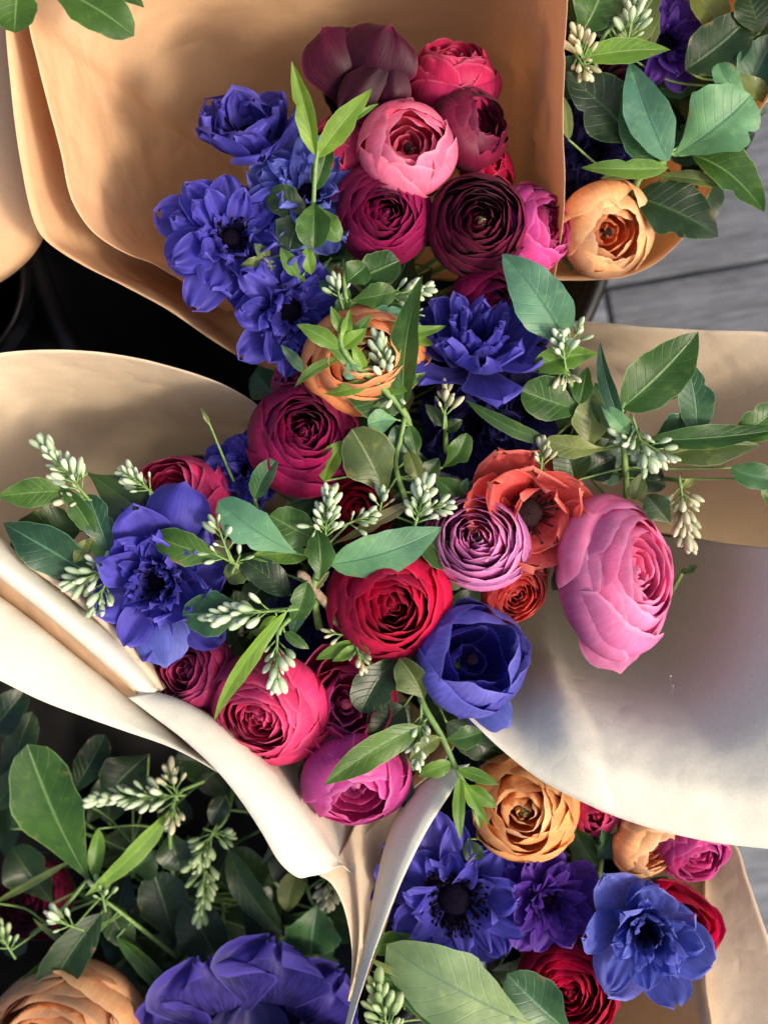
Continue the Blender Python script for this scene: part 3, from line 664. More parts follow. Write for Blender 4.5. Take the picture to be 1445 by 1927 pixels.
ranunculus('blue cup shaped anemone half open below the red ranunculus', 888, 1240, .2, 97, 'cupblue', 'cup', (.32, -.30), .35, 'ctr', core=M_core, seed=43, inner='cupin', name='anemone', group='anemone flowers in the bouquets')
ranunculus('lilac pink ranunculus with fine crinkled rings beside the coral flower', 900, 1020, .3, 98, 'lilac', 'tight', (-.12, -.18), None, 'rt', (1.02, .92, 1), core=M_coreb, seed=44)
anemone('ruffled coral red anemone with dark brown centre', 990, 965, -.9, 124, 'coral', [(6, .98, 1.0, 12, 38, .13, -.1), (6, .84, .88, 30, 62, .13, -.04), (4, .60, .7, 46, 85, .12, .0)], (.1, .05), .5, 'rt', core=M_coreb, corer=.2, stam=60, seed=45)
ranunculus('small orange red ranunculus with black eye under the lilac one', 968, 1115, -1.0, 62, 'coral', 'swirl', (.15, .25), None, 'rt', (.9, 1.1, 1), core=M_core, seed=46)
ranunculus('big bright pink ranunculus standing alone against white paper', 1164, 1082, 0, 120, 'hero', 'hero', (.66, -.26), 3.14, 'rt', (.94, 1.24, 1.05), seed=47)
ranunculus('red ranunculus glimpsed under the leaves and white buds at centre', 675, 960, -3.0, 66, 'crimson', 'swirl', (0, 0), None, 'ctr', seed=48)
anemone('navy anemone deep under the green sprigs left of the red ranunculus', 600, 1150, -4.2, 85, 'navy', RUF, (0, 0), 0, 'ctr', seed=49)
# ---- lower right
ranunculus('orange ranunculus with pale beige heart tucked under the white paper edge', 985, 1518, -2.4, 96, 'amber', 'egg', (-.1, -.05), 1.0, 'lr', core=M_coreg, seed=51, inner='peach')
ranunculus('pink ranunculus sliver between two orange blooms under the paper edge', 1125, 1525, -3.6, 52, 'hot', 'bud', (-.2, .2), None, 'lr', seed=52)
ranunculus('peach ranunculus bud turned to the lower right beneath the paper edge', 1215, 1585, -3.0, 66, 'peach', 'globe', (.65, .45), None, 'lr', seed=53, core=M_coreg, inner='orange')
ranunculus('bright pink ranunculus by the right edge of the lower bouquet', 1300, 1590, -3.6, 72, 'magenta', 'peony', (.2, .5), None, 'lr', seed=54)
anemone('large blue anemone with wide black centre behind the paper flap', 856, 1680, -3.8, 140, 'blue', [(9, 1.0, .55, 14, 0, .17, -.05), (10, .88, .42, 30, 15, .18, 0), (12, .68, .28, 42, 35, .14, .04)], (-.05, .1), .3, 'lr', corer=.22, stam=170, seed=55)
anemone('dark purple anemone between the two large blue ones', 1025, 1690, -3.0, 94, 'purple', DOUBLE, (.2, 0), .9, 'lr', corer=.12, stam=20, seed=56)
anemone('bright blue double anemone with pointed petals at the lower right', 1212, 1750, -1.9, 114, 'lightblue', [(7, 1.08, .70, 28, 58, .11, -.2), (8, .98, .48, 44, 66, .11, -.15), (13, .80, .24, 54, 72, .06, -.05), (14, .66, .18, 64, 76, .05, 0), (12, .48, .13, 76, 85, .03, .05)], (-.05, -.05), .2, 'lr', corer=.1, stam=14, seed=57)
ranunculus('dark red ranunculus low under the blue double anemone', 1068, 1856, -3.4, 98, 'crimson', 'tight', (-.1, -.1), None, 'lr', seed=58)
ranunculus('crimson ranunculus showing only its rim behind the bright double anemone', 1258, 1760, -4.2, 92, 'crimson', 'loose', (.2, .1), None, 'lr', seed=59)
# ---- lower left
ranunculus('large peach ranunculus cut by the lower left corner', 125, 1985, -7.8, 165, 'peach', 'tight', (-.1, -.1), None, 'll', seed=61)
anemone('large violet anemone with wavy petals at the bottom edge', 480, 2050, -9.2, 215, 'navy', [(6, .98, .85, 10, -5, .16, 0), (6, .82, .7, 28, 15, .16, .02)], (.05, -.1), .55, 'll', corer=.2, stam=50, seed=62)  # navy body and shadeblue petals: shade inside the flower put into the colour
ranunculus('dark plum ranunculus in deep shade at the left edge', 60, 1690, -14, 75, 'burgundy', 'swirl', (0, 0), None, 'll', seed=63)
# ---- upper right
ranunculus('peach ranunculus resting in the fold of the upper right paper', 1138, 435, -3.4, 86, 'peach', 'globe', (.28, .38), 1.4, 'ur', seed=64, inner='orange', core=M_coreb)
anemone('dark blue fringed anemone near the top edge at right', 1250, 85, -5.5, 78, 'purple', DOUBLE, (0, .1), .2, 'ur', seed=65)
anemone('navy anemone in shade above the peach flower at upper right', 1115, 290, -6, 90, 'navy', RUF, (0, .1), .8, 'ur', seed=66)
ranunculus('dark burgundy ranunculus deep among the upper right leaves', 1160, 165, -6.5, 70, 'burgundy', 'swirl', (0, 0), None, 'ur', seed=67)

# extra drooping petal of the big pink flower
_hero = [o for o in D.objects if o.get('label', '').startswith('big bright pink')][0]
_Mi = (Matrix.Translation(_hero.location) @ _hero.rotation_euler.to_matrix().to_4x4()).inverted()
def drop_petal(root, b, t, wpx, h0, h1, mat, bend=0, cup=.3, ruf=0):
    Mi = (Matrix.Translation(root.location) @ root.rotation_euler.to_matrix().to_4x4()).inverted()
    a, c = P(b[0], b[1], h0), P(t[0], t[1], h1)
    T = (c - a); L = T.length; T.normalize(); up = Vector((0, 0, 1)); Sd = T.cross(up).normalized(); N = Sd.cross(T)
    Wd = wpx * kk(h0) * .5
    def fn(u, v):
        w_ = Wd * (.45 + .55 * min(1, v * 1.9)) * max(.02, 1 - max(0, (v - .5) / .5) ** 2.8) ** .5
        p = a + T * (L * v * (1 - .06 * u * u * v + (ruf * .9 * v * math.sin(8 * u + 3) + ruf * .4 * v * math.sin(17 * u) if ruf else 0))) + Sd * (u * w_ + bend * L * math.sin(math.pi * v)) + N * (cup * w_ * (.5 - u * u) + L * .12 * math.sin(math.pi * v) + L * .012 * math.sin(6 * u + 4 * v) + ruf * L * v ** 5 * (math.sin(6 * u + 1 + L * 60) + .5 * math.sin(13 * u + 2) + .25 * math.sin(27 * u)))
        return Mi @ p
    vs, fs, uv = petal_grid(fn, 25, 16) if ruf else petal_grid(fn, 14, 14)
    return mobj('petal', vs, fs, PM[mat], root, uv)
drop_petal(_hero, (1125, 1120), (1168, 1268), 122, -2.2, -1.0, 'hero')
def flower(prefix): return [o for o in D.objects if o.get('label', '').startswith(prefix)][0]
_b = flower('blue cup shaped')
drop_petal(_b, (860, 1290), (962, 1368), 85, -1.2, .2, 'lightblue')
_a = flower('large blue double anemone beside')
drop_petal(_a, (318, 1050), (350, 905), 125, -.6, .9, 'blue', cup=.5)
drop_petal(_a, (300, 1130), (312, 1258), 105, -1., .2, 'lightblue', cup=.35)
_v = flower('large violet anemone')
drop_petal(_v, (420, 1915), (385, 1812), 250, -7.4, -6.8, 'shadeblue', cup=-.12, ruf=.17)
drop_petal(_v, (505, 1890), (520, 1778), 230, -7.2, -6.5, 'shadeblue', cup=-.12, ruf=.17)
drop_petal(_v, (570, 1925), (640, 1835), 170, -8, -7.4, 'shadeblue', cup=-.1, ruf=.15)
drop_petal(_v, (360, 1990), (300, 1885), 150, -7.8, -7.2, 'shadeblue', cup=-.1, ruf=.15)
_r = flower('dark burgundy ranunculus with two')
drop_petal(_r, (668, 185), (608, 50), 138, -1.4, .3, 'darkwine', cup=.35, ruf=.012)
drop_petal(_r, (690, 178), (735, 46), 150, -1., 1., 'darkwine', cup=.35, ruf=.012)
drop_petal(_r, (725, 120), (640, 215), 80, .4, -.4, 'darkwine', cup=.45, ruf=.03)
drop_petal(_r, (745, 110), (735, 215), 70, .4, -.6, 'darkwine', cup=.45, ruf=.03)

# ------------------------------------------------------------------ greenery
BUDM = {}
def bud_mesh(kind):
    vs = []; fs = []; n = 7; nv = 8
    prof = [(.12, 0), (.55, .10), (.86, .30), (1., .52), (.92, .72), (.68, .87), (.36, .96), (0.02, 1.)] if kind == 0 else \
           [(.1, 0), (.40, .08), (.70, .28), (.92, .50), (1., .68), (.84, .85), (.50, .96), (0.02, 1.)]
    for (r, z) in prof:
        for k in range(n):
            a = 2 * math.pi * k / n; g = 1 + .10 * math.cos(4 * a)
            vs.append((r * .5 * g * math.cos(a), r * .5 * g * math.sin(a), z))
    for j in range(nv - 1):
        for k in range(n):
            k2 = (k + 1) % n; fs.append((j * n + k, j * n + k2, (j + 1) * n + k2, (j + 1) * n + k))
    return vs, fs
for mk, mt in (('w', M_bud), ('c', M_budc), ('n', M_budg)):
    for kd in (0, 1):
        vs, fs = bud_mesh(kd); m = D.meshes.new('bud'); m.from_pydata(vs, [], fs); m.shade_smooth(); m.materials.append(mt); BUDM[mk, kd] = m

def leaf_mesh(a, b, wpx, h0, h1, bend, roll, arch, fold, shape, rr, root):
    A, B = P(a[0], a[1], h0), P(b[0], b[1], h1)
    T = B - A; L = T.length; T.normalize()
    up = Vector((0, 0, 1)); Sd = T.cross(up).normalized(); N = Sd.cross(T)
    Wd = wpx * kk((h0 + h1) / 2) * .5
    mid = (A + B) / 2 + Sd * (bend * L) + N * (arch * L)
    ph = [rr.uniform(0, 6.28) for _ in range(4)]; wav = rr.uniform(.08, .24); tw = rr.uniform(-.6, .6); fold = fold * rr.uniform(.8, 1.9); arch = arch * rr.uniform(.8, 2.0); curl = rr.choice((-1, 1, 1)) * rr.uniform(0, .22)
    nk = rr.choice((0, 0, 0, 1)); nv0 = rr.uniform(.35, .8); ns = rr.choice((-1, 1))
    vs = []; uv = []; nu, nv = 9, 19
    for j in range(nv):
        t = j / (nv - 1)
        p = A * (1 - t) ** 2 + mid * 2 * t * (1 - t) + B * t * t - N * (curl * L * max(0, t - .6) ** 2 * 2.5)
        tg = ((mid - A) * (1 - t) + (B - mid) * t).normalized()
        s = tg.cross(N).normalized(); n = s.cross(tg)
        an = roll + tw * (t - .5)
        s2 = s * math.cos(an) + n * math.sin(an); n2 = n * math.cos(an) - s * math.sin(an)
        if shape == 'p': w_ = math.sin(math.pi * t ** .80) ** .85 if 0 < t < 1 else 0
        elif shape == 'n': w_ = (math.sin(math.pi * t ** .62) ** 1.1) if 0 < t < 1 else 0
        else: w_ = (min(1, t * 2.0) ** 1.1) * (max(0, 1 - max(0, (t - .45) / .55) ** 2.6)) ** .55
        w_ = max(w_, .05 if t < .5 else .004) * Wd
        for i in range(nu):
            u = -1 + 2 * i / (nu - 1)
            ww = w_ * (1 + .05 * math.sin(9 * t + ph[3] + u) + .025 * math.sin(31 * t + ph[0] * (1 if u > 0 else 2)))
            if nk and u * ns > .7: ww *= 1 - .30 * math.exp(-((t - nv0) / .05) ** 2)
            hgt = fold * abs(u) * ww - .25 * fold * u * u * ww + wav * ww * math.sin(8 * t + ph[1] + (2 if u > 0 else 0)) * abs(u) ** 1.5 + .035 * ww * math.sin(22 * t + ph[2]) * u * u
            vs.append(p + s2 * (u * ww) + n2 * hgt - root.location); uv.append(((u + 1) / 2, t))
    return vs, grid_faces(nu, nv), uv

def cluster(root, x, y, h, dx, dy, lpx, n, mk='w', size=1., dz=.25, seed=0, spread=1.):
    """raceme of buds starting at x,y and growing towards dx,dy"""
    rr = random.Random(seed + int(x * 3 + y)); k = kk(h)
    d = Vector((dx, -dy, 0)).normalized(); d = (d + Vector((0, 0, dz))).normalized()
    a = P(x, y, h); L = lpx * k
    vs = []; fs = []
    loc = root.location
    tube(vs, fs, [a - loc - d * .006, a - loc + d * L * .5 + Vector((0, 0, .001)), a - loc + d * L * .9], .0008, .0004, 5)
    side = d.cross(Vector((0, 0, 1))).normalized(); up = side.cross(d)
    items = []
    n = int(n * 1.3)
    for i in range(n):
        t = (i + .5) / n; ang = i * 2.4 + rr.uniform(-.4, .4)
        sd_ = side * math.cos(ang) + up * math.sin(ang)
        open_ = (1.15 - .85 * t) * spread * rr.uniform(.75, 1.2)
        b0 = a + d * (L * t * .85)
        bd = (d + sd_ * open_).normalized()
        st = (.0045 * (1 - t) + .0012) * rr.uniform(.8, 1.3) * size * spread
        p1 = b0 + bd * st
        if p1.z < a.z - .012: continue
        tube(vs, fs, [b0 - loc, p1 - loc + bd * .001], .0004, .0005, 4, 3)
        ln = rr.choice((.0042, .0060, .0072, .0080)) * rr.uniform(1., 1.25) * size; wd = ln * rr.uniform(.34, .46)
        items.append((p1, bd, ln, wd))
    cl = mobj('bud_cluster', vs, fs, M_stem, root)
    for (p, bd, ln, wd) in items:
        o = D.objects.new('bud', BUDM[mk, rr.choice((0, 0, 1))]); C.objects.link(o); o.parent = cl
        o.location = p - loc; o.rotation_euler = bd.to_track_quat('Z', 'Y').to_euler(); o.scale = (wd, wd, ln)

def sprig(label, stem, leaves=(), clusters=(), r=1.7, seed=None, twig=None, group='leafy sprigs among the flowers', name='leafy_sprig', mstem=None):
    """stem: list of px points from the root up. leaf: (bx,by,tx,ty,w,tone,h0,h1[,bend,roll,arch,fold,shape])"""
    rr = random.Random(seed if seed is not None else int(stem[0][0] * 7 + stem[0][1]))
    if stem[0][0] < 650 and stem[0][1] > 1440:      # the lower left bouquet stands lower
        D_ = 6
        leaves = [(*l_[:5], 'd' if l_[5] == 't' and l_[4] < 100 else l_[5], *l_[6:]) for l_ in leaves]  # teal leaves turn dark: shade of this corner put into the colour
        stem = [(a, b, c - D_) for a, b, c in stem]
        leaves = [(*l_[:6], l_[6] - D_, l_[7] - D_, *l_[8:]) for l_ in leaves]
        clusters = [(a, b, c - D_, *e_) for a, b, c, *e_ in clusters]
    root = empty(name, P(*stem[0]), label, 'leafy sprig', group)
    loc = root.location
    vs = []; fs = []
    pts = [P(*s) for s in stem]
    tube(vs, fs, [p - loc for p in pts], r * .0009, r * .0006, 7)
    dense = cr(pts, 30)
    def link(p):
        q = min(dense, key=lambda z: (z - p).length)
        if (q - p).length > .003:
            mid = q.lerp(p, .5) + Vector((0, 0, -.25 * (q - p).length))
            tube(vs, fs, [q - loc, mid - loc, p - loc], .0007, .0006, 5)
    for lf in leaves:
        lf = list(lf) + [0, 0, .08, .25, 'p'][len(lf) - 8:]
        bx, by, tx, ty, wd, tone, h0, h1, bend, roll, arch, fold, shape = lf
        link(P(bx, by, h0))
        v_, f_, uv = leaf_mesh((bx, by), (tx, ty), wd, h0, h1, bend, roll, arch, fold, shape, rr, root)
        mobj('leaf', v_, f_, LM[tone], root, uv)
    for c in clusters:
        link(P(c[0], c[1], c[2]))
    mobj('stem', vs, fs, mstem or M_stem, root)
    for c in clusters: cluster(root, *c)
    return root

sprig('upright sprig with two long bright pointed leaves in front of the top bouquet', [(600, 520, -3), (588, 450, 0), (590, 380, 1), (594, 310, 2), (600, 270, 2.4)], [
 (594, 292, 549, 114, 40, 'y', 2.2, 3.4, .03, .35, .05, .5, 'p'), (598, 296, 702, 168, 46, 'y', 2.2, 3.2, -.05, -.3, .05, .3, 'p'),
 (640, 240, 712, 192, 16, 'y', 2.6, 2.8), (592, 358, 622, 250, 38, 'g', 1.2, 1.8, .05),
 (585, 398, 503, 362, 62, 'd', .4, .8, -.06, .1, .1, .2, 'r'), (575, 400, 545, 468, 74, 'd', .6, .8, .1, 0, .1, .2, 'r'),
 (592, 380, 590, 466, 68, 'g', 1.2, 1.4, 0, 0, .12, .5, 'r'), (600, 385, 640, 452, 44, 'y', 1., 1., .1, .1, .1, .2, 'r'),
 (560, 520, 528, 464, 30, 'y', .4, .9), (585, 515, 577, 462, 26, 'y', .4, 1.), (570, 518, 560, 530, 20, 'y', .3, .4),
 (512, 492, 452, 498, 24, 'o', .2, .5), (505, 485, 478, 458, 24, 'o', .2, .7), (515, 500, 470, 520, 18, 'o', 0, .2)], seed=1)
sprig('sprig with rounded leaves and small white buds below the wine ranunculus', [(680, 620, -2), (655, 570, .6), (648, 535, .8), (650, 500, .6)], [
 (655, 530, 752, 490, 74, 'g', .6, .8, .05, 0, .1, .2, 'r'), (652, 532, 690, 500, 54, 'g', .9, 1., 0, 0, .1, .2, 'r'),
 (660, 565, 745, 548, 50, 'g', 1., 1.2, .05, 0, .1, .2, 'r'), (690, 565, 795, 585, 44, 'g', .8, .6, -.08), (600, 530, 640, 560, 24, 't', .2, .5),
 (695, 590, 770, 585, 34, 'b', 1.2, 1.2, .1), (640, 600, 655, 540, 30, 'g', .5, .8)],
 [(640, 562, .8, -.3, -1, 30, 9, 'w', .8), (735, 555, .9, 1, -.15, 75, 14, 'w', .85), (770, 590, .6, 1, .1, 20, 3, 'w', .7)], seed=2)
sprig('light green sprig crossing the orange ranunculus with pointed young leaves and white buds', [(775, 830, -1.5), (760, 775, .8), (715, 725, 1.6), (672, 690, 2.1), (645, 655, 2.4), (640, 625, 2.6)], [
 (640, 655, 558, 610, 34, 'y', 2.4, 2.6, .05, .1, .08, .3, 'p'), (645, 655, 690, 618, 30, 'y', 2.5, 2.7), (648, 650, 658, 582, 22, 'y', 2.4, 3.),
 (640, 672, 553, 728, 20, 'y', 2.2, 1.8, .12), (655, 680, 668, 712, 38, 'b', 2.2, 2., 0, 0, .1, .2, 'r'), (575, 700, 528, 648, 22, 't', .4, .9),
 (760, 768, 795, 518, 60, 'g', 1.3, 2.8, -.10, .45, .06, .4, 'p'), (755, 770, 640, 712, 74, 'g', .8, .9, -.1, 0, .1, .25, 'p'),
 (735, 628, 840, 612, 24, 'y', 1.6, 1.6, .1), (668, 690, 612, 648, 26, 'y', 2., 2.4, .1), (690, 705, 660, 640, 22, 'y', 1.9, 2.6), (650, 640, 700, 590, 24, 'g', 2.2, 2.4, .1), (720, 735, 800, 700, 30, 'y', 1.4, 1.8, .12), (735, 755, 700, 800, 34, 'g', 1., .8, .1), (700, 715, 610, 740, 26, 'y', 1.8, 1.4, -.12), (645, 630, 622, 575, 20, 'y', 2.4, 2.8), (740, 622, 818, 650, 26, 'y', 1.5, 1.4), (730, 610, 790, 600, 20, 'y', 1.3, 1.5)],
 [(728, 722, 1.4, -.15, -1, 88, 20, 'w', 1.0, .4), (745, 735, 1.2, .1, .4, 14, 2, 'w', .8)], r=2.4, seed=3)
sprig('small cream bud cluster on a thin stalk right of the orange ranunculus', [(838, 850, -2), (838, 800, -.4), (836, 775, .2)], [(836, 800, 800, 760, 26, 'd', -.5, -.2), (836, 810, 870, 790, 26, 'd', -.6, -.4)], [(836, 785, .3, .05, -1, 48, 12, 'c', .95)], seed=4)
sprig('olive leaved sprig at the middle with one large dull leaf below the orange ranunculus', [(770, 960, -2), (745, 880, .2), (755, 820, .8), (762, 785, 1.)], [
 (725, 932, 662, 806, 104, 'o', .8, 1.6, .06, .1, .1, .3, 'r'), (610, 905, 652, 828, 44, 'y', .6, 1.1, -.15, .3, .08, .3, 'p'), (748, 790, 692, 800, 46, 'b', 1., 1.1, .1, 0, .1, .2, 'r'),
 (745, 800, 775, 850, 56, 't', .6, .4, .1), (832, 880, 878, 815, 44, 'g', -.2, .4, .2, 0, .1, .3, 'r'), (792, 912, 768, 848, 36, 'o', .8, 1.2, 0, .2, .1, .4, 'r'),
 (815, 898, 866, 948, 48, 'g', .3, .2, -.12, 0, .1, .3, 'r'), (800, 900, 826, 862, 36, 'd', .2, .4), (760, 870, 800, 860, 40, 'd', -.2, -.2), (765, 830, 735, 870, 50, 'd', .2, .2),
 (770, 800, 785, 860, 30, 'g', .8, .6), (865, 930, 880, 900, 20, 'b', .1, .4)], r=2, seed=5)
sprig('central sprig with big bluish green leaves and dense white bud clusters', [(600, 1180, -2), (590, 1110, 1.0), (600, 1070, 1.4), (612, 1030, 1.6)], [
 (622, 1062, 832, 992, 84, 'b', 1.7, 1.6, .10, 0, .1, .15, 'p'), (560, 1042, 410, 942, 80, 'b', 1.5, 1.9, -.08, 0, .08, .15, 'r'), (612, 1022, 508, 968, 78, 'g', 1., 1.2, -.05, 0, .08, .15, 'r'),
 (600, 1095, 598, 1000, 58, 'g', 1.8, 2., .1, .1, .1, .3, 'r'), (585, 1045, 470, 1050, 40, 'y', 1., .9, .1), (622, 1026, 770, 946, 30, 'w', 1.2, 1.6, .04, .5, .06, .2, 'r'),
 (578, 1095, 548, 1172, 46, 'g', 1.5, 1., -.1, .2, .1, .3, 'p'), (545, 1120, 440, 1045, 58, 'd', .6, .8, .1, 0, .08, .3, 'p'), (480, 1062, 424, 1088, 46, 'o', .6, .5, 0, 0, .1, .3, 'r'),
 (598, 1090, 548, 1200, 40, 't', .9, .5, .1)],
 [(612, 1012, 1.9, .1, -1, 98, 24, 'w', 1.0, .35), (655, 985, 1.6, 1, -.4, 55, 10, 'w', .85), (600, 990, 1.8, -.6, .5, 10, 2, 'w', .8)], r=2.6, seed=6)
sprig('leaf pair and white bud cluster above the lilac ranunculus', [(760, 1040, -1), (775, 1000, 1.0), (785, 975, 1.4)], [(800, 1000, 856, 1068, 62, 'g', 1.0, .6, .15, .2, .08, .5, 'p')],
 [(782, 985, 1.7, .25, -1, 80, 17, 'w', 1.0, .4), (715, 960, 1.4, .2, -1, 28, 6, 'w', .8), (800, 960, 1.5, 1, -.2, 40, 7, 'w', .85)], seed=7)
sprig('woody knot with small green shoot below the central bluish leaves', [(640, 1160, -1), (600, 1120, .9), (575, 1085, 1.3), (560, 1080, 1.4)], [(590, 1110, 620, 1075, 16, 'w', 1.2, 1.5)], r=3.4, seed=8, mstem=M_twig)
sprig('green leaf lying over the large blue anemone with scattered round buds', [(470, 1090, -1), (440, 1060, 1.), (425, 1030, 1.2)], [(430, 1050, 290, 1008, 66, 'g', 1.3, 1.4, -.06, .1, .08, .2, 'r')],
 [(428, 1040, 1.4, -.3, -1, 70, 7, 'w', .95, .3, 0, 1.2), (430, 1055, 1.2, -1, -.5, 45, 5, 'w', .9), (445, 1060, 1., .3, -.6, 20, 2, 'w', .7)], seed=9)
sprig('small single green leaf left of the large wine red ranunculus', [(500, 990, -2), (482, 950, -.2), (480, 935, .2)], [(480, 938, 527, 858, 44, 't', .3, 1., -.12, .2, .08, .3, 'p')], seed=10)
sprig('sprig with oval teal leaf and white buds fanned left over the dusky bloom', [(610, 1130, -.5), (560, 1145, 1.2), (500, 1150, 1.5), (470, 1152, 1.6)], [
 (478, 1150, 342, 1158, 84, 't', 1.2, 1.3, 0, 0, .06, .15, 'r'), (540, 1150, 402, 1358, 34, 'y', 1.9, 1., .10, .5, .1, .5, 'p'), (520, 1160, 490, 1200, 30, 'y', 1.3, 1.2)],
 [(510, 1150, 1.7, -1, .08, 120, 20, 'w', 1.15, .15, 3, .85)], seed=11)
sprig('hanging cluster of green white buds over the hot pink ranunculus', [(560, 1150, .5), (530, 1180, 1.3), (525, 1195, 1.4)], [(535, 1190, 582, 1222, 22, 'g', 1., .9), (520, 1188, 470, 1190, 22, 'o', 1.2, 1.3)],
 [(522, 1200, 1.4, -.02, 1, 95, 18, 'w', 1.05, .1, 1)], seed=12)
sprig('short shoot with yellow green leaflets and tiny buds above the long pink bloom', [(700, 1260, -2), (685, 1215, .4), (670, 1200, .6)], [
 (685, 1212, 594, 1242, 30, 'y', .6, .5, .1, .1, .08, .3, 'p'), (700, 1200, 616, 1148, 42, 'o', .4, .6, .05, .1, .08, .25, 'p'), (680, 1215, 625, 1245, 22, 'y', .8, .8), (675, 1215, 695, 1250, 26, 'o', .8, .7)],
 [(650, 1195, .4, -1, -.15, 30, 5, 'c', .7), (672, 1220, .9, .3, 1, 38, 8, 'c', .75)], seed=13)
sprig('dark green sprig below the blue cup anemone with one long oval leaf', [(800, 1250, -3), (790, 1310, .4), (830, 1385, .9), (855, 1440, 1.2), (885, 1500, 1.4)], [
 (752, 1232, 680, 1342, 84, 'd', -.2, .5, .12, .1, .08, .3, 'r'), (798, 1318, 752, 1240, 66, 'o', .7, 1., .12, .3, .12, .6, 'r'), (790, 1368, 610, 1478, 62, 'g', 1.2, 2.4, .08, .1, .08, .2, 'p'),
 (760, 1330, 690, 1400, 80, 'd', -.8, -.6, .05), (828, 1388, 770, 1430, 34, 'o', 1.3, 1.3, .1), (835, 1392, 906, 1378, 44, 'g', .6, .6, .1, 0, .08, .2, 'r'), (850, 1438, 788, 1462, 34, 'y', 1.2, 1.1, .08),
 (862, 1450, 938, 1478, 26, 'y', 1.6, 1.8, -.1), (866, 1462, 866, 1582, 24, 'y', 1.4, 1.6, .05), (872, 1470, 922, 1552, 22, 'y', 1.5, 1.4, .08), (880, 1480, 935, 1520, 30, 'y', 1.3, 1.2),
 (840, 1360, 960, 1425, 66, 'd', -2.2, -3.2, .05), (800, 1290, 775, 1230, 40, 'd', 0, .3), (890, 1500, 905, 1560, 16, 'y', 1.4, 1.2)],
 [(792, 1345, .8, -.05, 1, 100, 22, 'w', .85, .05)], r=2.2, seed=14)
sprig('dark stray leaf hanging beside the magenta bloom at the wrap point', [(740, 1400, -2), (765, 1430, -.8), (780, 1450, -.6)], [(745, 1450, 768, 1530, 40, 'd', -1, -1.4, -.1), (590, 1430, 570, 1490, 36, 'd', -1, -.8, .1)], seed=15)
# left greenery
sprig('leafy spray at the left edge topped with pale green buds', [(215, 1120, -2), (200, 1050, .3), (165, 960, .9), (140, 905, 1.2)], [
 (125, 925, -6, 935, 56, 'g', 1., 1.4, .04, .15, .06, .3, 'p'), (165, 890, 292, 985, 92, 'd', .2, -.4, -.05, 0, .06, .2, 'r'), (175, 1085, 2, 985, 92, 't', .2, .6, .04, .1, .06, .2, 'p'),
 (178, 1005, 118, 915, 44, 'g', 1.1, 1.3, .05, .1, .08, .3, 'p'), (210, 1055, 165, 930, 56, 't', .7, 1., .05, 0, .08, .3, 'r'), (150, 1110, 76, 1078, 30, 'd', -.2, 0), (150, 1000, 30, 985, 80, 'd', -.8, -.6),
 (150, 1040, 190, 1010, 26, 'o', .6, .9), (215, 1070, 185, 1010, 40, 't', .4, .6), (165, 1015, 140, 1060, 26, 'o', .8, .7), (90, 1080, 20, 1010, 70, 'd', -1.2, -1)],
 [(155, 925, 1.4, -.75, -1, 120, 26, 'w', 1.05, .25), (165, 940, 1.0, -1, -.1, 40, 5, 'c', .9)], r=2, seed=16)
sprig('short stalk with pale buds above the pink bloom at left', [(300, 985, -1.5), (285, 935, .2), (282, 920, .4)], [], [(284, 925, .4, -1, -.75, 62, 15, 'w', .95, .1)], seed=17)
sprig('pale bud cluster hanging low between the left greenery and the blue anemone', [(235, 1040, -1.5), (205, 1065, .3), (195, 1080, .5)], [(200, 1060, 175, 1015, 26, 'y', .6, .9)],
 [(200, 1072, .6, -.9, .35, 75, 14, 'w', 1.05, .1), (200, 1095, .5, -.35, 1, 55, 12, 'w', 1., 0.1), (195, 1075, .6, -.4, -1, 22, 3, 'w', .9)], seed=18)
sprig('thin bare twig standing in front of the tan paper at left', [(450, 930, -2), (420, 860, -1), (395, 800, -.4), (378, 768, 0)], [(395, 800, 378, 766, 9, 'o', -.4, .1)], r=.9, seed=19)
# right greenery
sprig('large pale bluish leaf with bud cluster standing at the right of the burgundy blooms', [(1100, 860, -3), (1085, 760, -.2), (1060, 680, .8), (1052, 640, 1.)], [
 (1062, 640, 948, 476, 104, 'b', 1., 2., .04, .1, .05, .2, 'p'), (1128, 665, 1005, 690, 56, 'y', .8, .7, .1, .2, .08, .5, 'r'), (1098, 775, 978, 735, 84, 'g', 0, .2, -.02, 0, .08, .3, 'r'),
 (1090, 760, 1105, 690, 40, 'g', .4, .6, 0, .4), (1035, 832, 876, 752, 30, 'g', .2, .6, -.1, .2, .08, .4, 'p'), (1010, 700, 990, 630, 60, 'd', -.8, -.6)],
 [(1062, 678, 1.3, -.25, -1, 48, 15, 'w', .9, .5), (1070, 650, 1.2, .5, -.9, 40, 6, 'w', .85), (1060, 690, .8, .2, 1, 25, 6, 'c', .8)], r=2, seed=20)
sprig('small buds at the tip of a dark stalk beside the coral anemone', [(1040, 930, -1.5), (1020, 880, .2), (1015, 850, .4)], [], [(1018, 880, .5, .05, -1, 40, 9, 'c', .8)], seed=22)
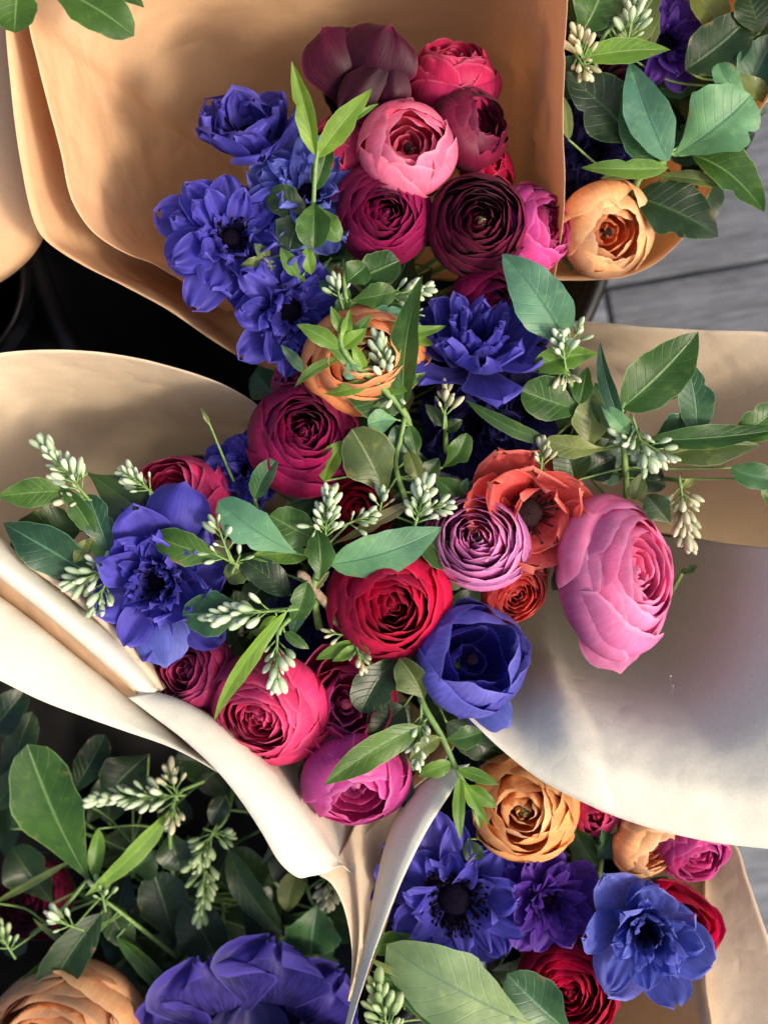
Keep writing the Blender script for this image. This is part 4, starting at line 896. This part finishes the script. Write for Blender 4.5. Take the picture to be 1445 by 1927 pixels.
sprig('broad leaved green branch across the right wrap with a hanging bunch of white buds', [(1180, 960, -3.5), (1175, 860, -.6), (1165, 800, .6), (1175, 755, 1.)], [
 (1170, 768, 1313, 624, 104, 'g', 1., 1.4, .06, .05, .07, .2, 'p'), (1172, 805, 1126, 642, 34, 't', .8, 1.6, -.08, .6, .05, .4, 'p'), (1312, 822, 1288, 670, 66, 't', .2, .6, .08, .1, .05, .2, 'p'),
 (1105, 852, 1110, 745, 70, 'o', -.4, .2, .05, 0, .06, .3, 'r'), (1140, 842, 1025, 826, 44, 'o', 0, .2, -.15, .1, .08, .3, 'r'), (1215, 838, 1320, 792, 80, 't', -.4, -.2, .1, 0, .06, .2, 'r'),
 (1218, 828, 1475, 806, 46, 'g', .6, 1., .05, .3, .06, .4, 'p'), (1250, 858, 1432, 838, 74, 'o', .4, .8, -.10, .1, .05, .2, 'p'), (1182, 815, 1132, 762, 36, 'b', .8, 1., .05, .2, .08, .3, 'p'),
 (1385, 822, 1475, 752, 66, 'g', .4, .6, .1), (1375, 880, 1480, 905, 50, 't', .2, .2, .12), (1080, 905, 1062, 820, 72, 'd', -1.2, -.6), (1200, 740, 1290, 700, 80, 'd', -.6, -.6),
 (1150, 800, 1120, 720, 60, 'g', -.2, .2), (1170, 860, 1250, 900, 50, 'd', -1.8, -2), (1210, 885, 1192, 940, 34, 'o', -.6, -.8, 0, 0, .08, .3, 'r'), (1262, 985, 1216, 932, 52, 'd', .3, .6, 0, .2, .1, .3, 'r'),
 (1445, 900, 1460, 960, 40, 'g', 0, 0), (1100, 890, 1160, 860, 60, 'd', -2, -2)],
 [(1195, 800, 1.2, .3, 1, 85, 15, 'w', 1.05, .05), (1205, 835, .9, -1, -.25, 45, 5, 'w', 1.0), (1215, 835, .9, 1, .7, 50, 8, 'w', .95)], r=2.2, seed=23)
sprig('pale drooping bud cluster beside the big pink ranunculus', [(1240, 900, -2.5), (1275, 905, -.6), (1282, 920, -.4)], [(1285, 915, 1310, 900, 16, 'o', -.5, -.4)],
 [(1280, 915, -.4, .12, 1, 115, 30, 'c', 1.1, .05, 4)], seed=24)
sprig('single dark serrated sepal leaf right of the big pink ranunculus', [(1260, 1120, -4), (1282, 1080, -2.6), (1285, 1072, -2.4)], [(1282, 1078, 1314, 1064, 16, 'd', -2.4, -2.)], seed=25)
# upper right greenery
sprig('cluster of pale bluish leaves spreading over the upper right wrap', [(1180, 420, -5), (1200, 340, -2.4), (1250, 300, -1.4), (1262, 285, -1.2)], [
 (1258, 302, 1188, 112, 84, 'b', -1.2, -.6, -.10, .15, .06, .25, 'p'), (1268, 292, 1412, 178, 142, 'b', -1.4, -.8, .08, .05, .07, .2, 'r'), (1252, 308, 1165, 205, 84, 't', -1.8, -1.6, -.05, 0, .06, .2, 'p'),
 (1405, 178, 1352, 118, 50, 'b', -.9, -.6, -.35, .2, .25, .3, 'r'), (1200, 268, 1062, 138, 112, 'd', -2.2, -1.8, .04, 0, .06, .2, 'p'), (1255, 316, 1096, 312, 38, 'y', -1.4, -1.2, -.06, .1, .06, .3, 'p'),
 (1210, 322, 1130, 335, 24, 'o', -1.8, -1.8), (1300, 290, 1434, 402, 88, 'g', -2., -1.8, -.18, .2, .08, .3, 'p'), (1195, 370, 1352, 444, 112, 'd', -2.8, -2.6, -.06, .1, .08, .2, 'p'),
 (1235, 330, 1372, 352, 30, 'o', -1.9, -1.8, -.05, .3), (1070, 262, 1062, 180, 22, 'o', -1.6, -1.2)], r=2.6, seed=26)
sprig('bright leaf and white buds at the top of the upper right bouquet', [(1150, 210, -4), (1120, 120, -1.6), (1135, 70, -1.2), (1160, 40, -1)], [
 (1095, 108, 1262, 92, 52, 'y', -.8, -.6, -.04, .1, .05, .2, 'p'), (1085, 75, 1140, -40, 96, 'g', -1.2, -.8, .1, 0, .06, .2, 'r'), (1080, 40, 1060, -30, 50, 'd', -1.8, -1.6), (1170, 90, 1240, -20, 70, 'o', -2.2, -2)],
 [(1100, 120, -.8, -.3, -1, 55, 12, 'c', 1., .2), (1180, 80, -.8, .2, -1, 100, 24, 'w', 1.05, .15), (1085, 105, -.8, .3, .6, 35, 8, 'c', .95)], seed=27)
sprig('blurred dark leaves in the top right corner', [(1330, 240, -6), (1360, 150, -3.4), (1400, 80, -3)], [
 (1290, 130, 1420, 20, 100, 'd', -3.6, -3, .1), (1445, 40, 1320, 132, 100, 't', -4, -3.6, -.1), (1400, 180, 1460, 60, 90, 't', -3.4, -3), (1360, 60, 1300, -30, 70, 'o', -4, -4), (1190, 110, 1230, 0, 60, 'o', -4.6, -4.2),
 (1430, 60, 1400, -30, 80, 'd', -3, -3), (1445, 190, 1390, 140, 40, 'o', -3, -2.6), (1330, 300, 1420, 250, 60, 'd', -5, -4.6)], seed=28)
# top-left corner leaves
sprig('two glossy green leaves hanging in from the top left corner', [(120, -120, 3), (90, -60, 4.4), (80, -30, 5)], [(40, -50, 30, 64, 86, 'g', 4.8, 4.8, .05, .1, .05, .2, 'r'), (70, -40, 250, 62, 92, 'g', 5, 5, -.06, .1, .05, .15, 'r'), (180, -60, 270, 10, 50, 'g', 4.6, 4.8)], seed=29)
# lower left greenery
sprig('big smooth green leaf on the dark lower left bouquet', [(60, 1760, -6), (110, 1720, -3), (165, 1655, -2)], [(170, 1660, 55, 1398, 136, 'g', -1.8, -1.4, -.05, .1, .06, .15, 'r'), (-10, 1700, 150, 1610, 14, 'o', -3, -2.6)], seed=30)
sprig('sprig with thick bunch of cream buds and one narrow curved leaf at lower left', [(330, 1680, -6), (320, 1580, -2.6), (330, 1500, -1.8), (385, 1470, -1.8)], [
 (318, 1528, 164, 1682, 40, 'y', -1.6, -1.2, -.08, .4, .08, .4, 'p'), (185, 1560, 178, 1660, 30, 'y', -1.8, -1.8, 0, .3), (320, 1560, 340, 1640, 70, 'd', -3, -3.2, 0, 0, .06, .2, 'r'), (300, 1600, 250, 1640, 70, 'd', -3.6, -3.8, 0, 0, .06, .2, 'r')],
 [(330, 1498, -1.2, -1, .02, 165, 32, 'w', 1.15, .1, 2), (330, 1490, -1.4, -.2, -1, 40, 9, 'c', 1.1), (330, 1505, -1.2, -.1, .8, 40, 6, 'c', 1.1)], seed=31)
sprig('drooping grape like cluster of greenish buds in the dark lower left', [(440, 1480, -5), (425, 1540, -2.8), (400, 1570, -2.4)], [(425, 1500, 400, 1555, 40, 'd', -2.8, -2.6, .1), (430, 1600, 545, 1765, 56, 'd', -3.4, -3, .12), (560, 1560, 490, 1630, 30, 'd', -3.6, -3)],
 [(400, 1568, -2.2, -.5, .9, 60, 16, 'n', 1.1, .1, 2), (388, 1610, -2.4, -.1, 1, 125, 26, 'n', 1.15, 0, 3), (400, 1565, -2.2, .8, .2, 30, 4, 'n', 1.)], seed=32)
sprig('long teal leaf over the peach bloom with a few round buds', [(330, 1800, -5), (230, 1720, -2.4), (190, 1690, -2)], [
 (190, 1720, 60, 1925, 76, 't', -1.6, -1.8, .06, .1, .07, .25, 'p'), (200, 1700, 250, 1790, 60, 'd', -3, -3.2, 0, 0, .08, .2), (220, 1765, 336, 1892, 34, 'g', -2.6, -2.8, -.08, .2, .08, .4, 'p'),
 (210, 1730, 0, 1895, 30, 'g', -2, -2.6, .06, .3), (150, 1790, 60, 1730, 16, 'o', -2.2, -2.)],
 [(196, 1700, -1.6, -.1, -1, 40, 8, 'n', 1.), (140, 1745, -.6, -1, -.5, 50, 7, 'w', 1.1), (20, 1790, -1.8, -.4, -.9, 50, 10, 'n', 1.)], seed=33)
sprig('dark rounded leaf and small buds beside the curled paper tip', [(560, 1600, -5), (580, 1680, -3.4), (600, 1720, -3)], [(600, 1700, 585, 1800, 108, 't', -2.8, -3, .05, 0, .06, .2, 'r'), (560, 1640, 540, 1720, 50, 'o', -3.4, -3, .1), (520, 1560, 560, 1700, 70, 'd', -4, -3.6, -.05)],
 [(620, 1650, -3, -.1, 1, 50, 14, 'c', .95)], seed=34)
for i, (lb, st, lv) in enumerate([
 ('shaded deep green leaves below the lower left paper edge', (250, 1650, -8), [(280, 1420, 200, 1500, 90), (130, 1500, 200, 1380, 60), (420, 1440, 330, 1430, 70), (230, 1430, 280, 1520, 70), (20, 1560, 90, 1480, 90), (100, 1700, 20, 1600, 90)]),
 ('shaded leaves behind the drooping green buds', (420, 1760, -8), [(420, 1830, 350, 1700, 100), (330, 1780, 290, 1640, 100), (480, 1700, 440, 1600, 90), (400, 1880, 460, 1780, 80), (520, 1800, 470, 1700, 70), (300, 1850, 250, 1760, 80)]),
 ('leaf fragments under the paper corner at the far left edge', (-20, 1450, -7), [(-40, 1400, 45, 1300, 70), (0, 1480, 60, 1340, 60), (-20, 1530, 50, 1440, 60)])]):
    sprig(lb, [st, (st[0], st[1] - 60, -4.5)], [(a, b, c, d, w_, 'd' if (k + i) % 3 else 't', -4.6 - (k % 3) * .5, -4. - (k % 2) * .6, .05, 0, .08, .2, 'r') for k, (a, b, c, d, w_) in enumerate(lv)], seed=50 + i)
# lower right greenery
sprig('very large pale green leaf at the bottom right of centre', [(900, 2000, -6), (985, 1935, -1.6), (990, 1925, -1.4)], [(1000, 1930, 728, 1785, 158, 's', -1.2, -.8, -.03, .1, .06, .15, 'r'), (1080, 1950, 955, 1835, 104, 't', -1.8, -1.6, -.02, .1, .06, .2, 'r')], seed=35)
sprig('lighter leaf and plump green buds at the bottom beside the paper flap', [(700, 2000, -4), (715, 1930, -1.6), (722, 1900, -1.4)], [(900, 1950, 700, 1826, 76, 'g', -1.8, -1.6, .06, .1, .06, .2, 'p'), (790, 1762, 694, 1786, 46, 'g', -2, -1.8, .05, 0, .08, .2, 'r'), (760, 1840, 690, 1800, 14, 'o', -1.4, -1.2)],
 [(735, 1955, -1., -.25, -1, 120, 22, 'n', 1.35, .2)], seed=36)
sprig('small shaded leaves between the orange and peach blooms under the paper edge', [(1120, 1680, -6), (1130, 1620, -4), (1150, 1590, -3.6)], [(1165, 1550, 1130, 1618, 60, 't', -3.2, -3., .05, .2, .08, .4, 'p'), (1080, 1560, 1125, 1630, 50, 'g', -3.6, -3.4, .1), (1060, 1600, 1110, 1560, 60, 'd', -4.2, -4), (880, 1580, 905, 1640, 36, 'd', -2.4, -2.6), (760, 1900, 820, 1850, 70, 'd', -4, -4)], seed=37)
# dark filler foliage low inside each bouquet
def filler(label, x, y, rx, ry, n, h, seed):
    rr = random.Random(seed); lv = []
    for i in range(n):
        a = rr.uniform(0, 6.28); q = math.sqrt(rr.random())
        bx, by = x + rx * q * math.cos(a), y + ry * q * math.sin(a); b = rr.uniform(0, 6.28)
        L = rr.uniform(70, 120)
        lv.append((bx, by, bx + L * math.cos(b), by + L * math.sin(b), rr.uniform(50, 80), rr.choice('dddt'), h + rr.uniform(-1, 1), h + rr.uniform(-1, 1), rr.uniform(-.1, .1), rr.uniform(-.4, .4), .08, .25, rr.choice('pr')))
    sprig(label, [(x, y, -18), (x, y, h - 3), (x + 5, y - 5, h - 1.5)], lv, seed=seed, group='low dark foliage inside the bouquets')
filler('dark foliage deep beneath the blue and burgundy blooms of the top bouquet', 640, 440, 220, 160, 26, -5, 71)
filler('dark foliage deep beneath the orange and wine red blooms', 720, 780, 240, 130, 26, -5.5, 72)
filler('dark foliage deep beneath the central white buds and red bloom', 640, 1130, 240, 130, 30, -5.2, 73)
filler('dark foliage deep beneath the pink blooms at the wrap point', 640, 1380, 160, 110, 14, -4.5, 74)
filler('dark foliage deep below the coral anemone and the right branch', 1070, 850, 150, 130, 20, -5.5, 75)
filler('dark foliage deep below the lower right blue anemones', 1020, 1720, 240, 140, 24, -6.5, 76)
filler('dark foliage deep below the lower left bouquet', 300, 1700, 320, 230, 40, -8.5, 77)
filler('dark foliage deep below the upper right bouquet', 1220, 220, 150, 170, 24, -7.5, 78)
